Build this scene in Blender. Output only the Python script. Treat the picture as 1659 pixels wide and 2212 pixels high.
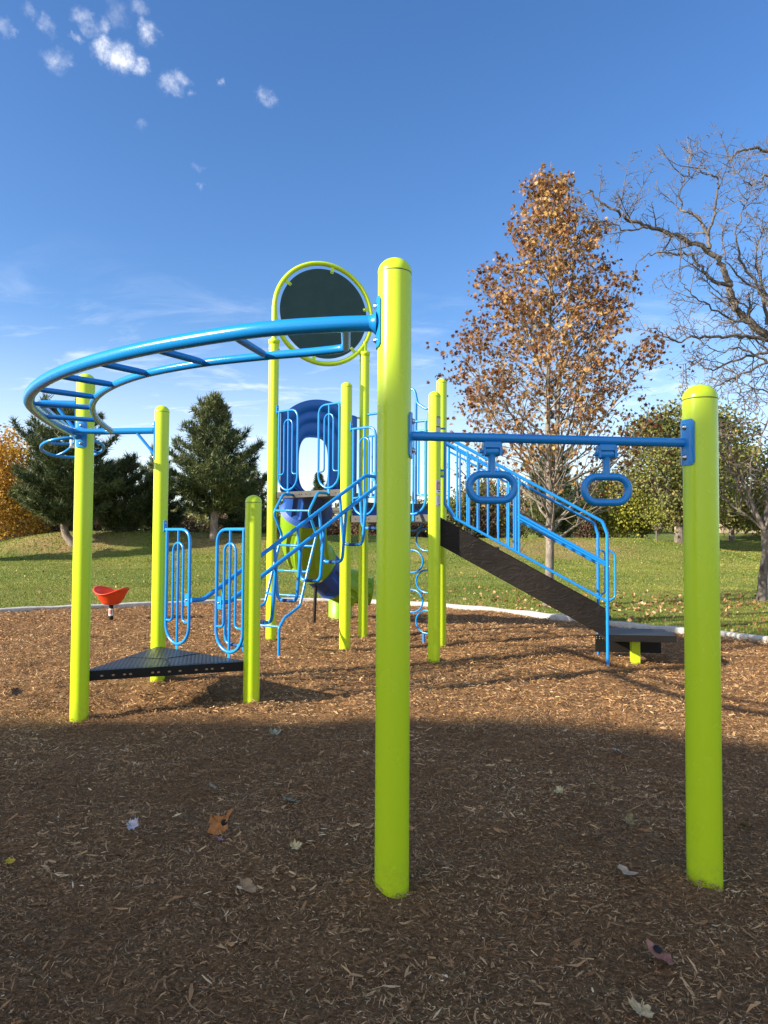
import bpy, math, random
import numpy as np
from mathutils import Vector, Matrix
random.seed(7); RS = np.random.RandomState(11)
for o in list(bpy.data.objects): bpy.data.objects.remove(o)
sc = bpy.context.scene; COL = sc.collection; PI = math.pi

# ---------------------------------------------------------------- camera
PITCH = math.atan(54/1534.); ROLL = 0.0055; CAMH = 1.28
cam = bpy.data.cameras.new('camera'); camo = bpy.data.objects.new('camera', cam); COL.objects.link(camo)
camo.matrix_world = Matrix.Translation((0, 0, CAMH)) @ Matrix.Rotation(PI/2+PITCH, 4, 'X') @ Matrix.Rotation(ROLL, 4, 'Z')
cam.sensor_fit = 'VERTICAL'; cam.sensor_height = 36; cam.lens = 36*1534/2212.; cam.clip_end = 3000; cam.clip_start = .05
sc.camera = camo
# ---------------------------------------------------------------- light
SAZ = math.radians(22.5); SEL = math.radians(23.0)          # direction the shadows run, sun height
SUN = Vector((-math.cos(SAZ)*math.cos(SEL), -math.sin(SAZ)*math.cos(SEL), math.sin(SEL)))
sl = bpy.data.lights.new('sun', 'SUN'); sl.energy = 5.0; sl.angle = math.radians(.55); sl.color = (1, .89, .72)
so = bpy.data.objects.new('sun', sl); COL.objects.link(so); so.rotation_euler = SUN.to_track_quat('Z', 'Y').to_euler()
so.location = (-20, -10, 20)
w = bpy.data.worlds.new('World'); sc.world = w; w.use_nodes = True
wt = w.node_tree; wt.nodes.clear()
def N(t, ty, **k):
    n = t.nodes.new(ty)
    for a, b in k.items():
        if a in n.inputs: n.inputs[a].default_value = b
        else: setattr(n, a, b)
    return n
def LK(t, a, b): t.links.new(a, b)
sky = N(wt, 'ShaderNodeTexSky', sky_type='NISHITA', sun_disc=False, sun_elevation=SEL)
sky.sun_rotation = math.atan2(SUN.x, SUN.y); sky.altitude = 200; sky.air_density = 1.0; sky.dust_density = .7; sky.ozone_density = 2.6
hs = N(wt, 'ShaderNodeHueSaturation', Hue=.508, Saturation=1.22, Value=1.0); LK(wt, sky.outputs[0], hs.inputs['Color'])
tc = N(wt, 'ShaderNodeTexCoord')
bg = N(wt, 'ShaderNodeBackground', Strength=.108); ow = N(wt, 'ShaderNodeOutputWorld'); LK(wt, bg.outputs[0], ow.inputs[0])
def pxdir(u, v):
    d = camo.matrix_world.to_3x3() @ Vector(((u-829.5)/1534., -(v-1106)/1534., -1)); return d.normalized()
# small cumulus puffs, upper left; each a soft blob in the sky broken by noise
warp = N(wt, 'ShaderNodeTexNoise', Scale=38, Detail=9, Roughness=.68); LK(wt, tc.outputs['Generated'], warp.inputs['Vector'])
wsub = N(wt, 'ShaderNodeVectorMath', operation='SUBTRACT'); LK(wt, warp.outputs['Color'], wsub.inputs[0]); wsub.inputs[1].default_value = (.5, .5, .5)
wsc = N(wt, 'ShaderNodeVectorMath', operation='SCALE'); LK(wt, wsub.outputs[0], wsc.inputs[0]); wsc.inputs['Scale'].default_value = .040
wadd = N(wt, 'ShaderNodeVectorMath', operation='ADD'); LK(wt, tc.outputs['Generated'], wadd.inputs[0]); LK(wt, wsc.outputs[0], wadd.inputs[1])
puffs = [(225,105,17.1,0.71),(262,125,18.6,0.81),(295,145,11.4,0.65),(320,68,14.3,0.48),(308,50,8.6,0.39),(122,128,14.3,0.35),(145,135,10.0,0.26),(360,178,13.5,0.39),(378,185,11.4,0.35),(392,165,11.4,0.32),(577,208,12.1,0.39),(586,212,8.6,0.32),(100,52,12.1,0.29),(180,35,10.8,0.26),(190,55,11.4,0.26),(222,57,11.4,0.28),(160,77,6.4,0.23),(300,15,10.8,0.23),(30,60,5.7,0.19),(488,172,5.0,0.23),(432,357,7.1,0.14),(427,398,5.7,0.13),(308,268,8.6,0.1),(5,50,10.0,0.19),(60,20,8.6,0.16),(250,30,14.3,0.13),(410,205,5.7,0.19)]
acc = None
for (u, v, r, k) in puffs:
    d = pxdir(u, v); rr = r/1534.*1.12
    ds = N(wt, 'ShaderNodeVectorMath', operation='DISTANCE'); LK(wt, wadd.outputs[0], ds.inputs[0]); ds.inputs[1].default_value = d
    mr = N(wt, 'ShaderNodeMapRange', interpolation_type='SMOOTHSTEP'); LK(wt, ds.outputs['Value'], mr.inputs['Value'])
    mr.inputs['From Min'].default_value = rr*1.55; mr.inputs['From Max'].default_value = rr*-.15; mr.inputs['To Min'].default_value = 0; mr.inputs['To Max'].default_value = k
    if acc is None: acc = mr.outputs[0]
    else:
        mx = N(wt, 'ShaderNodeMath', operation='MAXIMUM'); LK(wt, acc, mx.inputs[0]); LK(wt, mr.outputs[0], mx.inputs[1]); acc = mx.outputs[0]
fine = N(wt, 'ShaderNodeTexNoise', Scale=75, Detail=8, Roughness=.68); LK(wt, tc.outputs['Generated'], fine.inputs['Vector'])
fr = N(wt, 'ShaderNodeMapRange'); LK(wt, fine.outputs['Fac'], fr.inputs['Value']); fr.inputs['From Min'].default_value = .3; fr.inputs['From Max'].default_value = .62; fr.inputs['To Min'].default_value = .12; fr.inputs['To Max'].default_value = 1.15
pm = N(wt, 'ShaderNodeMath', operation='MULTIPLY'); LK(wt, acc, pm.inputs[0]); LK(wt, fr.outputs[0], pm.inputs[1])
# thin cirrus near the horizon: noise on a flat layer far above
sep = N(wt, 'ShaderNodeSeparateXYZ'); LK(wt, tc.outputs['Generated'], sep.inputs[0])
mxz = N(wt, 'ShaderNodeMath', operation='ADD'); LK(wt, sep.outputs['Z'], mxz.inputs[0]); mxz.inputs[1].default_value = .12
dv = N(wt, 'ShaderNodeVectorMath', operation='DIVIDE'); LK(wt, tc.outputs['Generated'], dv.inputs[0])
cmb = N(wt, 'ShaderNodeCombineXYZ'); [LK(wt, mxz.outputs[0], cmb.inputs[i]) for i in range(3)]; LK(wt, cmb.outputs[0], dv.inputs[1])
cir = N(wt, 'ShaderNodeTexNoise', Scale=2.3, Detail=8, Roughness=.64, Distortion=.6)
mp = N(wt, 'ShaderNodeMapping'); mp.inputs['Scale'].default_value = (1.0, 1.9, .4); mp.inputs['Location'].default_value = (3.1, .4, 0); mp.inputs['Rotation'].default_value = (0, 0, .5)
LK(wt, dv.outputs[0], mp.inputs[0]); LK(wt, mp.outputs[0], cir.inputs['Vector'])
cr = N(wt, 'ShaderNodeMapRange', interpolation_type='SMOOTHSTEP'); LK(wt, cir.outputs['Fac'], cr.inputs['Value']); cr.inputs['From Min'].default_value = .43; cr.inputs['From Max'].default_value = .8; cr.inputs['To Max'].default_value = .62
ce = N(wt, 'ShaderNodeMapRange', interpolation_type='SMOOTHSTEP'); LK(wt, sep.outputs['Z'], ce.inputs['Value']); ce.inputs['From Min'].default_value = .38; ce.inputs['From Max'].default_value = .12
cm = N(wt, 'ShaderNodeMath', operation='MULTIPLY'); LK(wt, cr.outputs[0], cm.inputs[0]); LK(wt, ce.outputs[0], cm.inputs[1])
# broken bright cloud cover added unseen behind the viewer to fill the shade
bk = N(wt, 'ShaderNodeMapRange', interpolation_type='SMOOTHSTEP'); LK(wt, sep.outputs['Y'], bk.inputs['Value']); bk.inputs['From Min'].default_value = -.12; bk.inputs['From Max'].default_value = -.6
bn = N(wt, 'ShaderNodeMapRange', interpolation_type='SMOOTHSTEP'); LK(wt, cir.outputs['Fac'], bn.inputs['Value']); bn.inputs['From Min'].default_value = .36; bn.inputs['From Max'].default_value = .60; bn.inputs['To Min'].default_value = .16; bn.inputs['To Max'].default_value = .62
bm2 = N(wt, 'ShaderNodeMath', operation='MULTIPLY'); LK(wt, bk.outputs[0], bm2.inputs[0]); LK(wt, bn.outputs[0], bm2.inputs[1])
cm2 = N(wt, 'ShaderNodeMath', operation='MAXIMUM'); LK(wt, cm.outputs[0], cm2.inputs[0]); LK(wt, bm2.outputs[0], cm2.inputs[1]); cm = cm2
hzm = N(wt, 'ShaderNodeMapRange', interpolation_type='SMOOTHSTEP'); LK(wt, sep.outputs['Z'], hzm.inputs['Value']); hzm.inputs['From Min'].default_value = .30; hzm.inputs['From Max'].default_value = .0; hzm.inputs['To Max'].default_value = .42
cm3 = N(wt, 'ShaderNodeMath', operation='MAXIMUM'); LK(wt, cm.outputs[0], cm3.inputs[0]); LK(wt, hzm.outputs[0], cm3.inputs[1]); cm = cm3
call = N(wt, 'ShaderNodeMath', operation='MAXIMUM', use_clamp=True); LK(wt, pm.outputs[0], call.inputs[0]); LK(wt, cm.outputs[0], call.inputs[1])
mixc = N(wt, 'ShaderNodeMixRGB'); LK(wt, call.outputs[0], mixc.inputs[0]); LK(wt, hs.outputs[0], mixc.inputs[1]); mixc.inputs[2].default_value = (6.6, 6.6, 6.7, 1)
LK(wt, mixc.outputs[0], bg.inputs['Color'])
sc.view_settings.view_transform = 'Standard'; sc.view_settings.look = 'None'; sc.view_settings.exposure = 1.14; sc.view_settings.gamma = 1
sc.render.resolution_x = 768; sc.render.resolution_y = 1024

# ---------------------------------------------------------------- helpers
def at(u, v, Y):                       # world point on the plane y=Y seen in direction (u, v)
    d = camo.matrix_world.to_3x3() @ Vector(((u-829.5)/1534., -(v-1106)/1534., -1)); return Vector((0, 0, CAMH)) + d*(Y/d.y)
def hsh(ix, iy, s):
    n = (ix*374761393 + iy*668265263 + s*144665) & 0x7fffffff
    n = ((n ^ (n >> 13))*1274126177) & 0x7fffffff
    return ((n ^ (n >> 16)) & 0xffff)/65535.
def vnoise(x, y, s=0):
    x = np.asarray(x, float); y = np.asarray(y, float)
    ix = np.floor(x).astype(np.int64); iy = np.floor(y).astype(np.int64); fx = x-ix; fy = y-iy
    fx = fx*fx*(3-2*fx); fy = fy*fy*(3-2*fy)
    a = hsh(ix, iy, s); b = hsh(ix+1, iy, s); c = hsh(ix, iy+1, s); d = hsh(ix+1, iy+1, s)
    return (a*(1-fx)+b*fx)*(1-fy)+(c*(1-fx)+d*fx)*fy
def fbm(x, y, s=0, o=4):
    t = 0; a = .5
    for i in range(o): t = t+a*vnoise(x*2**i+i*17.3, y*2**i-i*9.1, s+i); a *= .5
    return t
class MB:
    def __init__(s): s.v = []; s.f = []; s.m = []; s.s = []
    def add(s, vs, fs, m=0, sm=True):
        b = len(s.v); s.v += [tuple(p) for p in vs]
        for f in fs: s.f.append([i+b for i in f]); s.m.append(m); s.s.append(sm)
    def tube(s, pts, r, n=12, m=0, cap=True):
        pts = [Vector(p) for p in pts]; k = len(pts)
        rs = r if isinstance(r, (list, tuple)) else [r]*k
        T = []
        for i in range(k):
            t = (pts[min(i+1, k-1)]-pts[max(i-1, 0)])
            T.append(t.normalized() if t.length > 1e-9 else Vector((0, 0, 1)))
        up = Vector((0, 0, 1)) if abs(T[0].z) < .9 else Vector((1, 0, 0))
        a = T[0].cross(up).normalized(); vs = []
        for i in range(k):
            a = (a-T[i]*a.dot(T[i]))
            a = a.normalized() if a.length > 1e-6 else T[i].orthogonal().normalized()
            b = T[i].cross(a)
            for j in range(n):
                q = 2*PI*j/n; vs.append(pts[i]+(a*math.cos(q)+b*math.sin(q))*rs[i])
        fs = [[i*n+j, i*n+(j+1) % n, (i+1)*n+(j+1) % n, (i+1)*n+j] for i in range(k-1) for j in range(n)]
        s.add(vs, fs, m)
        if cap and n > 4:
            s.add(vs[:n], [list(range(n))[::-1]], m, False); s.add(vs[-n:], [list(range(n))], m, False)
    def lathe(s, c, prof, n=32, m=0, ax=(0, 0, 1), sm=True):      # prof: (r, h)
        c = Vector(c); ax = Vector(ax).normalized(); a = ax.orthogonal().normalized(); b = ax.cross(a); vs = []
        for (r, h) in prof:
            for j in range(n): q = 2*PI*j/n; vs.append(c+ax*h+(a*math.cos(q)+b*math.sin(q))*max(r, 1e-4))
        k = len(prof); s.add(vs, [[i*n+j, i*n+(j+1) % n, (i+1)*n+(j+1) % n, (i+1)*n+j] for i in range(k-1) for j in range(n)], m, sm)
    def box(s, c, ex, hx, hy, hz, ey=None, ez=None, m=0, bev=0.):
        c = Vector(c); ex = Vector(ex).normalized(); ez = Vector(ez or (0, 0, 1)).normalized(); ey = Vector(ey).normalized() if ey else ez.cross(ex).normalized()
        if bev <= 0:
            vs = [c+ex*hx*i+ey*hy*j+ez*hz*k for i in (-1, 1) for j in (-1, 1) for k in (-1, 1)]
            s.add(vs, [[0, 1, 3, 2], [4, 6, 7, 5], [0, 4, 5, 1], [2, 3, 7, 6], [0, 2, 6, 4], [1, 5, 7, 3]], m, False)
        else:                                   # chamfered box: rounded outline in x-z, chamfer in y
            def ring(y, ins):
                o = []
                for (i, k) in ((1, 1), (-1, 1), (-1, -1), (1, -1)):
                    cx, cz = (hx-bev)*i, (hz-bev)*k; a0 = {(1, 1): 0, (-1, 1): 90, (-1, -1): 180, (1, -1): 270}[(i, k)]
                    for t in range(4):
                        q = math.radians(a0+30*t); rr = max(bev-ins, 0); o.append(c+ex*(cx+rr*math.cos(q))+ez*(cz+rr*math.sin(q))+ey*y)
                return o
            e = min(bev, hy)*.4; R_ = [ring(-hy, e), ring(-hy+e, 0), ring(hy-e, 0), ring(hy, e)]; vs = sum(R_, []); n = 16
            fs = [[i*n+j, i*n+(j+1) % n, (i+1)*n+(j+1) % n, (i+1)*n+j] for i in range(3) for j in range(n)]
            s.add(vs, fs+[list(range(n))[::-1], list(range(3*n, 4*n))], m, False)
    def prism(s, poly, z0, z1, m=0):
        n = len(poly); vs = [(p[0], p[1], z0) for p in poly]+[(p[0], p[1], z1) for p in poly]
        s.add(vs, [list(range(n))[::-1], list(range(n, 2*n))]+[[i, (i+1) % n, n+(i+1) % n, n+i] for i in range(n)], m, False)
    def bolt(s, p, n, r=.011, m=1):
        n = Vector(n).normalized(); s.lathe(Vector(p), [(r*1.25, 0), (r*1.25, .002), (r, .003), (r*.85, .008), (r*.4, .0105), (0, .011)], 12, m, n)
    def build(s, name, mats, parent=None, org=None):
        if org is None: org = ORG.get(parent.name, Vector((0, 0, 0))) if parent else Vector((0, 0, 0))
        me = bpy.data.meshes.new(name); me.from_pydata([(a[0]-org[0], a[1]-org[1], a[2]-org[2]) for a in s.v], [], s.f)
        mats = mats if isinstance(mats, (list, tuple)) else [mats]
        for q in mats: me.materials.append(q)
        me.polygons.foreach_set('material_index', s.m); me.polygons.foreach_set('use_smooth', s.s); me.update()
        o = bpy.data.objects.new(name, me); COL.objects.link(o)
        if parent: o.parent = parent
        else: o.location = org
        ORG[o.name] = Vector(org); return o
ORG = {}
def thing(name, label, cat, loc=(0, 0, 0), group=None):
    o = bpy.data.objects.new(name, None); COL.objects.link(o); o.location = loc; o.empty_display_size = .3; ORG[o.name] = Vector(loc)
    o['label'] = label; o['category'] = cat
    if group: o['group'] = group
    return o
def tag(o, label=None, cat=None, group=None, kind=None):
    for k, v_ in (('label', label), ('category', cat), ('group', group), ('kind', kind)):
        if v_: o[k] = v_
    return o
def fillet(pts, r, n=6):
    pts = [Vector(p) for p in pts]; out = [pts[0]]
    for i in range(1, len(pts)-1):
        a, b, c = pts[i-1], pts[i], pts[i+1]; rr = r[i] if isinstance(r, (list, tuple)) else r
        da, dc = (a-b), (c-b); la, lc = da.length, dc.length; da.normalize(); dc.normalize()
        ang = da.angle(dc); t = rr/max(math.tan(ang/2), .05); t = min(t, la*.49, lc*.49)
        p0, p1 = b+da*t, b+dc*t
        for k in range(n+1):
            s_ = k/n; out.append((p0*(1-s_)+b*s_)*(1-s_)+(b*(1-s_)+p1*s_)*s_)
    out.append(pts[-1]); return out
def npmesh(name, V, F, mats, parent=None, org=(0, 0, 0), tint=None, smooth=False, ksz=None):
    """V (n,3) array, F list of arrays (m,k)"""
    me = bpy.data.meshes.new(name); V = np.asarray(V, np.float32)-np.asarray(org, np.float32)
    me.vertices.add(len(V)); me.vertices.foreach_set('co', V.ravel())
    Fs = F if isinstance(F, list) else [F]
    tot = sum(a.size for a in Fs); nf = sum(len(a) for a in Fs)
    me.loops.add(tot); me.loops.foreach_set('vertex_index', np.concatenate([a.ravel() for a in Fs]).astype(np.int32))
    sizes = np.concatenate([np.full(len(a), a.shape[1]) for a in Fs]); st = np.concatenate([[0], np.cumsum(sizes)[:-1]]).astype(np.int32)
    me.polygons.add(nf); me.polygons.foreach_set('loop_start', st)
    me.polygons.foreach_set('use_smooth', np.full(nf, smooth))
    if tint is not None:
        at_ = me.attributes.new('tint', 'FLOAT', 'FACE'); at_.data.foreach_set('value', np.asarray(tint, np.float32))
    for q in (mats if isinstance(mats, (list, tuple)) else [mats]): me.materials.append(q)
    me.update(calc_edges=True); me.validate()
    o = bpy.data.objects.new(name, me); COL.objects.link(o)
    if parent: o.parent = parent
    else: o.location = org
    ORG[o.name] = Vector(org); return o

# ---------------------------------------------------------------- materials
def newmat(name):
    m = bpy.data.materials.new(name); m.use_nodes = True; t = m.node_tree; return m, t, t.nodes['Principled BSDF']
def ramp(t, fac, cols):
    r = t.nodes.new('ShaderNodeValToRGB'); e = r.color_ramp.elements
    while len(e) < len(cols): e.new(.5)
    for i, (p, c) in enumerate(cols): e[i].position = p; e[i].color = (*c, 1)
    LK(t, fac, r.inputs[0]); return r.outputs[0]
def noise(t, scale, detail=4, rough=.55, coord='Object', sc3=None, dist=0):
    c = t.nodes.new('ShaderNodeTexCoord'); n = N(t, 'ShaderNodeTexNoise', Scale=scale, Detail=detail, Roughness=rough, Distortion=dist)
    if sc3:
        mp_ = t.nodes.new('ShaderNodeMapping'); mp_.inputs['Scale'].default_value = sc3; LK(t, c.outputs[coord], mp_.inputs[0]); LK(t, mp_.outputs[0], n.inputs['Vector'])
    else: LK(t, c.outputs[coord], n.inputs['Vector'])
    return n.outputs['Fac']
def bump(t, b, h, dist, strength=1.):
    n = N(t, 'ShaderNodeBump', Strength=strength, Distance=dist); LK(t, h, n.inputs['Height']); LK(t, n.outputs[0], b.inputs['Normal']); return n
def paint(name, col, rough=.3, dirt=.06, peel=.0006):
    m, t, b = newmat(name); b.inputs['Roughness'].default_value = rough; b.inputs['IOR'].default_value = 1.5
    nn = noise(t, 2.5, 5); c2 = tuple(x*(1-dirt*2) for x in col); c = ramp(t, nn, [(.3, c2), (.65, col)]); LK(t, c, b.inputs['Base Color'])
    rn = noise(t, 9, 4); mr = N(t, 'ShaderNodeMapRange'); LK(t, rn, mr.inputs['Value']); mr.inputs['To Min'].default_value = rough*.8; mr.inputs['To Max'].default_value = rough*1.35; LK(t, mr.outputs[0], b.inputs['Roughness'])
    pe = noise(t, 420, 2); bump(t, b, pe, peel, .5); return m
M = {}
M['lime'] = paint('lime_powder_coat', (.54, .725, .018), .24, .008)
M['blue'] = paint('blue_powder_coat', (.010, .225, .62), .20, .012)
M['navy'] = paint('dark_blue_plastic', (.007, .125, .47), .42, peel=.0004)
M['bluepl'] = paint('blue_plastic', (.005, .07, .34), .5)
M['green'] = paint('green_plastic', (.22, .42, .012), .38)
M['orange'] = paint('orange_red_plastic', (.72, .062, .012), .36)
M['black'] = paint('black_vinyl', (.014, .012, .011), .42, .15, .0025)
for q_ in ('black', 'vinyl'):
    if q_ in M: M[q_].node_tree.nodes['Principled BSDF'].inputs['Specular IOR Level'].default_value = .22
M['teal'] = paint('dark_teal_sheet', (.022, .062, .062), .75, .02)
M['tape'] = paint('grip_tape_blue', (.010, .05, .19), .8)
M['slot'] = paint('mulch_seen_through_slot', (.36, .24, .13), .9)
M['dark'] = paint('shadow_hole_black', (.006, .006, .006), .8)
M['white'] = paint('label_white', (.75, .74, .72), .5)
M['red'] = paint('label_red', (.45, .02, .02), .5)
M['ink'] = paint('label_ink', (.05, .05, .05), .6)
M['greyl'] = paint('label_grey', (.42, .42, .42), .5)
m, t, b = newmat('galvanised_bolt'); b.inputs['Metallic'].default_value = 1; b.inputs['Base Color'].default_value = (.55, .55, .56, 1); b.inputs['Roughness'].default_value = .28; M['bolt'] = m
t = M['lime'].node_tree; b = t.nodes['Principled BSDF']; src = b.inputs['Base Color'].links[0].from_socket; ge = t.nodes.new('ShaderNodeNewGeometry'); sz = t.nodes.new('ShaderNodeSeparateXYZ'); LK(t, ge.outputs['Position'], sz.inputs[0])
dz = N(t, 'ShaderNodeMapRange', interpolation_type='SMOOTHSTEP'); LK(t, sz.outputs[2], dz.inputs['Value']); dz.inputs['From Min'].default_value = .16; dz.inputs['From Max'].default_value = .0
dm = N(t, 'ShaderNodeMath', operation='MULTIPLY'); LK(t, dz.outputs[0], dm.inputs[0]); LK(t, ramp(t, noise(t, 38, 7, .7), [(.42, (0, 0, 0)), (.66, (.28, .28, .28))]), dm.inputs[1])
dx_ = N(t, 'ShaderNodeMixRGB'); LK(t, dm.outputs[0], dx_.inputs[0]); LK(t, src, dx_.inputs[1]); dx_.inputs[2].default_value = (.22, .15, .08, 1); LK(t, dx_.outputs[0], b.inputs['Base Color'])
# wrinkled vinyl on the stair sides
m, t, b = newmat('dark_wrinkled_vinyl'); b.inputs['Roughness'].default_value = .5
LK(t, ramp(t, noise(t, 3, 5), [(.3, (.008, .006, .005)), (.7, (.017, .013, .011))]), b.inputs['Base Color']); b.inputs['Specular IOR Level'].default_value = .22
bump(t, b, noise(t, 7, 7, .62, dist=1.4, sc3=(1, 1, 2.2)), .02, .6); M['vinyl'] = m
# perforated coated deck: diamond pattern of holes
def deckmat(name, base, scale):
    m, t, b = newmat(name); b.inputs['Roughness'].default_value = .42; b.inputs['Specular IOR Level'].default_value = .28
    c = t.nodes.new('ShaderNodeTexCoord'); mp_ = t.nodes.new('ShaderNodeMapping'); mp_.inputs['Rotation'].default_value = (0, 0, math.radians(67)); mp_.inputs['Scale'].default_value = (scale, scale*.58, scale)
    LK(t, c.outputs['Object'], mp_.inputs[0]); v = N(t, 'ShaderNodeTexVoronoi', Scale=1., Randomness=0.); v.voronoi_dimensions = '2D'; LK(t, mp_.outputs[0], v.inputs['Vector'])
    LK(t, ramp(t, v.outputs['Distance'], [(.28, (.003, .003, .003)), (.38, base)]), b.inputs['Base Color'])
    bump(t, b, v.outputs['Distance'], .004, 1); return m
M['deck'] = deckmat('perforated_black_deck', (.04, .04, .042), 36.)
m, t, b = newmat('grey_deck_edge'); b.inputs['Roughness'].default_value = .4
LK(t, ramp(t, noise(t, 6, 5), [(.35, (.022, .021, .020)), (.7, (.05, .048, .046))]), b.inputs['Base Color']); M['edge'] = m
# concrete kerb
m, t, b = newmat('concrete'); b.inputs['Roughness'].default_value = .9
LK(t, ramp(t, noise(t, 7, 7, .65), [(.3, (.34, .325, .295)), (.7, (.60, .575, .53))]), b.inputs['Base Color']); bump(t, b, noise(t, 60, 4), .004, .6); M['concrete'] = m
def tintmat(name, cols, rough=.6, trans=0., spec=.3):
    m, t, b = newmat(name); a = N(t, 'ShaderNodeAttribute', attribute_name='tint'); c = ramp(t, a.outputs['Fac'], cols); LK(t, c, b.inputs['Base Color'])
    b.inputs['Roughness'].default_value = rough; b.inputs['Specular IOR Level'].default_value = spec
    if trans > 0:
        tr = t.nodes.new('ShaderNodeBsdfTranslucent'); LK(t, c, tr.inputs['Color']); mx = N(t, 'ShaderNodeMixShader'); mx.inputs[0].default_value = trans
        LK(t, b.outputs[0], mx.inputs[1]); LK(t, tr.outputs[0], mx.inputs[2]); LK(t, mx.outputs[0], t.nodes['Material Output'].inputs[0])
    return m
def bark(name, c1, c2, c3=None, s=6, sc3=(1, 1, .35)):
    m, t, b = newmat(name); b.inputs['Roughness'].default_value = .9
    n = noise(t, s, 6, .65, sc3=sc3); cols = [(.32, c1), (.58, c2)]+([(.72, c3)] if c3 else []); LK(t, ramp(t, n, cols), b.inputs['Base Color'])
    bump(t, b, noise(t, s*4, 5, sc3=sc3), .02, .8); return m
M['bark'] = bark('grey_brown_bark', (.07, .055, .042), (.19, .16, .13))
M['pinebark'] = bark('pine_bark', (.10, .07, .05), (.25, .20, .16))
M['sycbark'] = bark('mottled_pale_bark', (.10, .08, .065), (.22, .19, .155), (.42, .38, .32), 9, (1, 1, .5))
M['twig'] = bark('dark_twig', (.055, .043, .035), (.17, .145, .125))

# ---------------------------------------------------------------- terrain
KP = [(-6.45,11.85),(-5.19,12.72),(-3.5,13.65),(-1.35,14.3),(.85,13.45),(2.16,12.25),(2.88,11.35),(3.38,10.62),(4.16,9.82),(4.87,9.04),(6.2,7.3),(7.3,4.5),(7.6,1),(6.6,-3),(3,-6),(-3,-7),(-8,-5.5),(-11,-1),(-11.3,4),(-9.5,8.6)]
def closed_spline(P, k=14):
    P = [np.array(p, float) for p in P]; n = len(P); out = []
    for i in range(n):
        p0, p1, p2, p3 = P[i-1], P[i], P[(i+1) % n], P[(i+2) % n]
        for j in range(k):
            s_ = j/k; out.append(.5*((2*p1)+(-p0+p2)*s_+(2*p0-5*p1+4*p2-p3)*s_**2+(-p0+3*p1-3*p2+p3)*s_**3))
    return np.array(out)
KC = closed_spline(KP)
def sdist(x, y):                      # signed distance to kerb line, negative inside
    x = np.asarray(x, float); y = np.asarray(y, float); sh = x.shape; x = x.ravel(); y = y.ravel()
    best = np.full(len(x), 1e9); ins = np.zeros(len(x), bool); n = len(KC)
    for i in range(n):
        a = KC[i]; b_ = KC[(i+1) % n]; d = b_-a; L = d@d
        t_ = np.clip(((x-a[0])*d[0]+(y-a[1])*d[1])/L, 0, 1); q = (x-a[0]-t_*d[0])**2+(y-a[1]-t_*d[1])**2; best = np.minimum(best, q)
        c = ((a[1] > y) != (b_[1] > y)) & (x < (b_[0]-a[0])*(y-a[1])/(b_[1]-a[1]+1e-12)+a[0]); ins ^= c
    return (np.sqrt(best)*np.where(ins, -1, 1)).reshape(sh)
def sst(a, b, x): q = np.clip((x-a)/(b-a), 0, 1); return q*q*(3-2*q)
def land(x, y):                       # height of the lawn, berm and hill
    x = np.asarray(x, float); y = np.asarray(y, float)
    h = .02+.10*(fbm(x*.12, y*.12, 3, 3)-.5)*sst(14, 24, y)
    yc = 40.5+.02*x
    berm = 1.46*np.exp(-((y-yc)/3.6)**2)*sst(-27, -17, x)*(1-.72*sst(-7, 3, x))
    berm = berm*(1+.12*(fbm(x*.15, y*.05, 9, 2)-.5))
    mid = .95*np.exp(-((y-41)/4.5)**2)*sst(-6, 2, x)*(1-sst(14, 22, x))*.85
    hill = sst(38, 62, y)*(1.5*sst(6, 16, x)+.3)
    return h+berm+mid+hill
gx = np.concatenate([np.linspace(-400, -60, 12)[:-1], np.linspace(-60, -16, 45)[:-1], np.linspace(-16, 16, 150)[:-1], np.linspace(16, 60, 45)[:-1], np.linspace(60, 400, 12)])
gy = np.concatenate([np.linspace(-60, -8, 10)[:-1], np.linspace(-8, 20, 130)[:-1], np.linspace(20, 70, 130)[:-1], np.linspace(70, 900, 24)])
X, Y = np.meshgrid(gx, gy); sd = sdist(X, Y); Z = np.where(sd < 0.02, -.25, land(X, Y)); Z = np.where((sd >= .02) & (sd < .35), np.minimum(Z, .0), Z)
nx, ny = len(gx), len(gy); idx = np.arange(nx*ny).reshape(ny, nx)
Fq = np.stack([idx[:-1, :-1], idx[:-1, 1:], idx[1:, 1:], idx[1:, :-1]], -1).reshape(-1, 4)
m, t, b = newmat('lawn_grass'); b.inputs['Roughness'].default_value = .85; b.inputs['Specular IOR Level'].default_value = .15
big = noise(t, .22, 6, .6); sm_ = noise(t, 5, 6, .7, sc3=(1, 1.6, 1))
c1 = ramp(t, big, [(.36, (.12, .18, .028)), (.52, (.19, .23, .045)), (.66, (.30, .27, .075))])
c2 = ramp(t, sm_, [(.3, (.5, .5, .5)), (.7, (1.25, 1.25, 1.2))]); mm = N(t, 'ShaderNodeMixRGB', blend_type='MULTIPLY'); mm.inputs[0].default_value = 1; LK(t, c1, mm.inputs[1]); LK(t, c2, mm.inputs[2])
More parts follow.
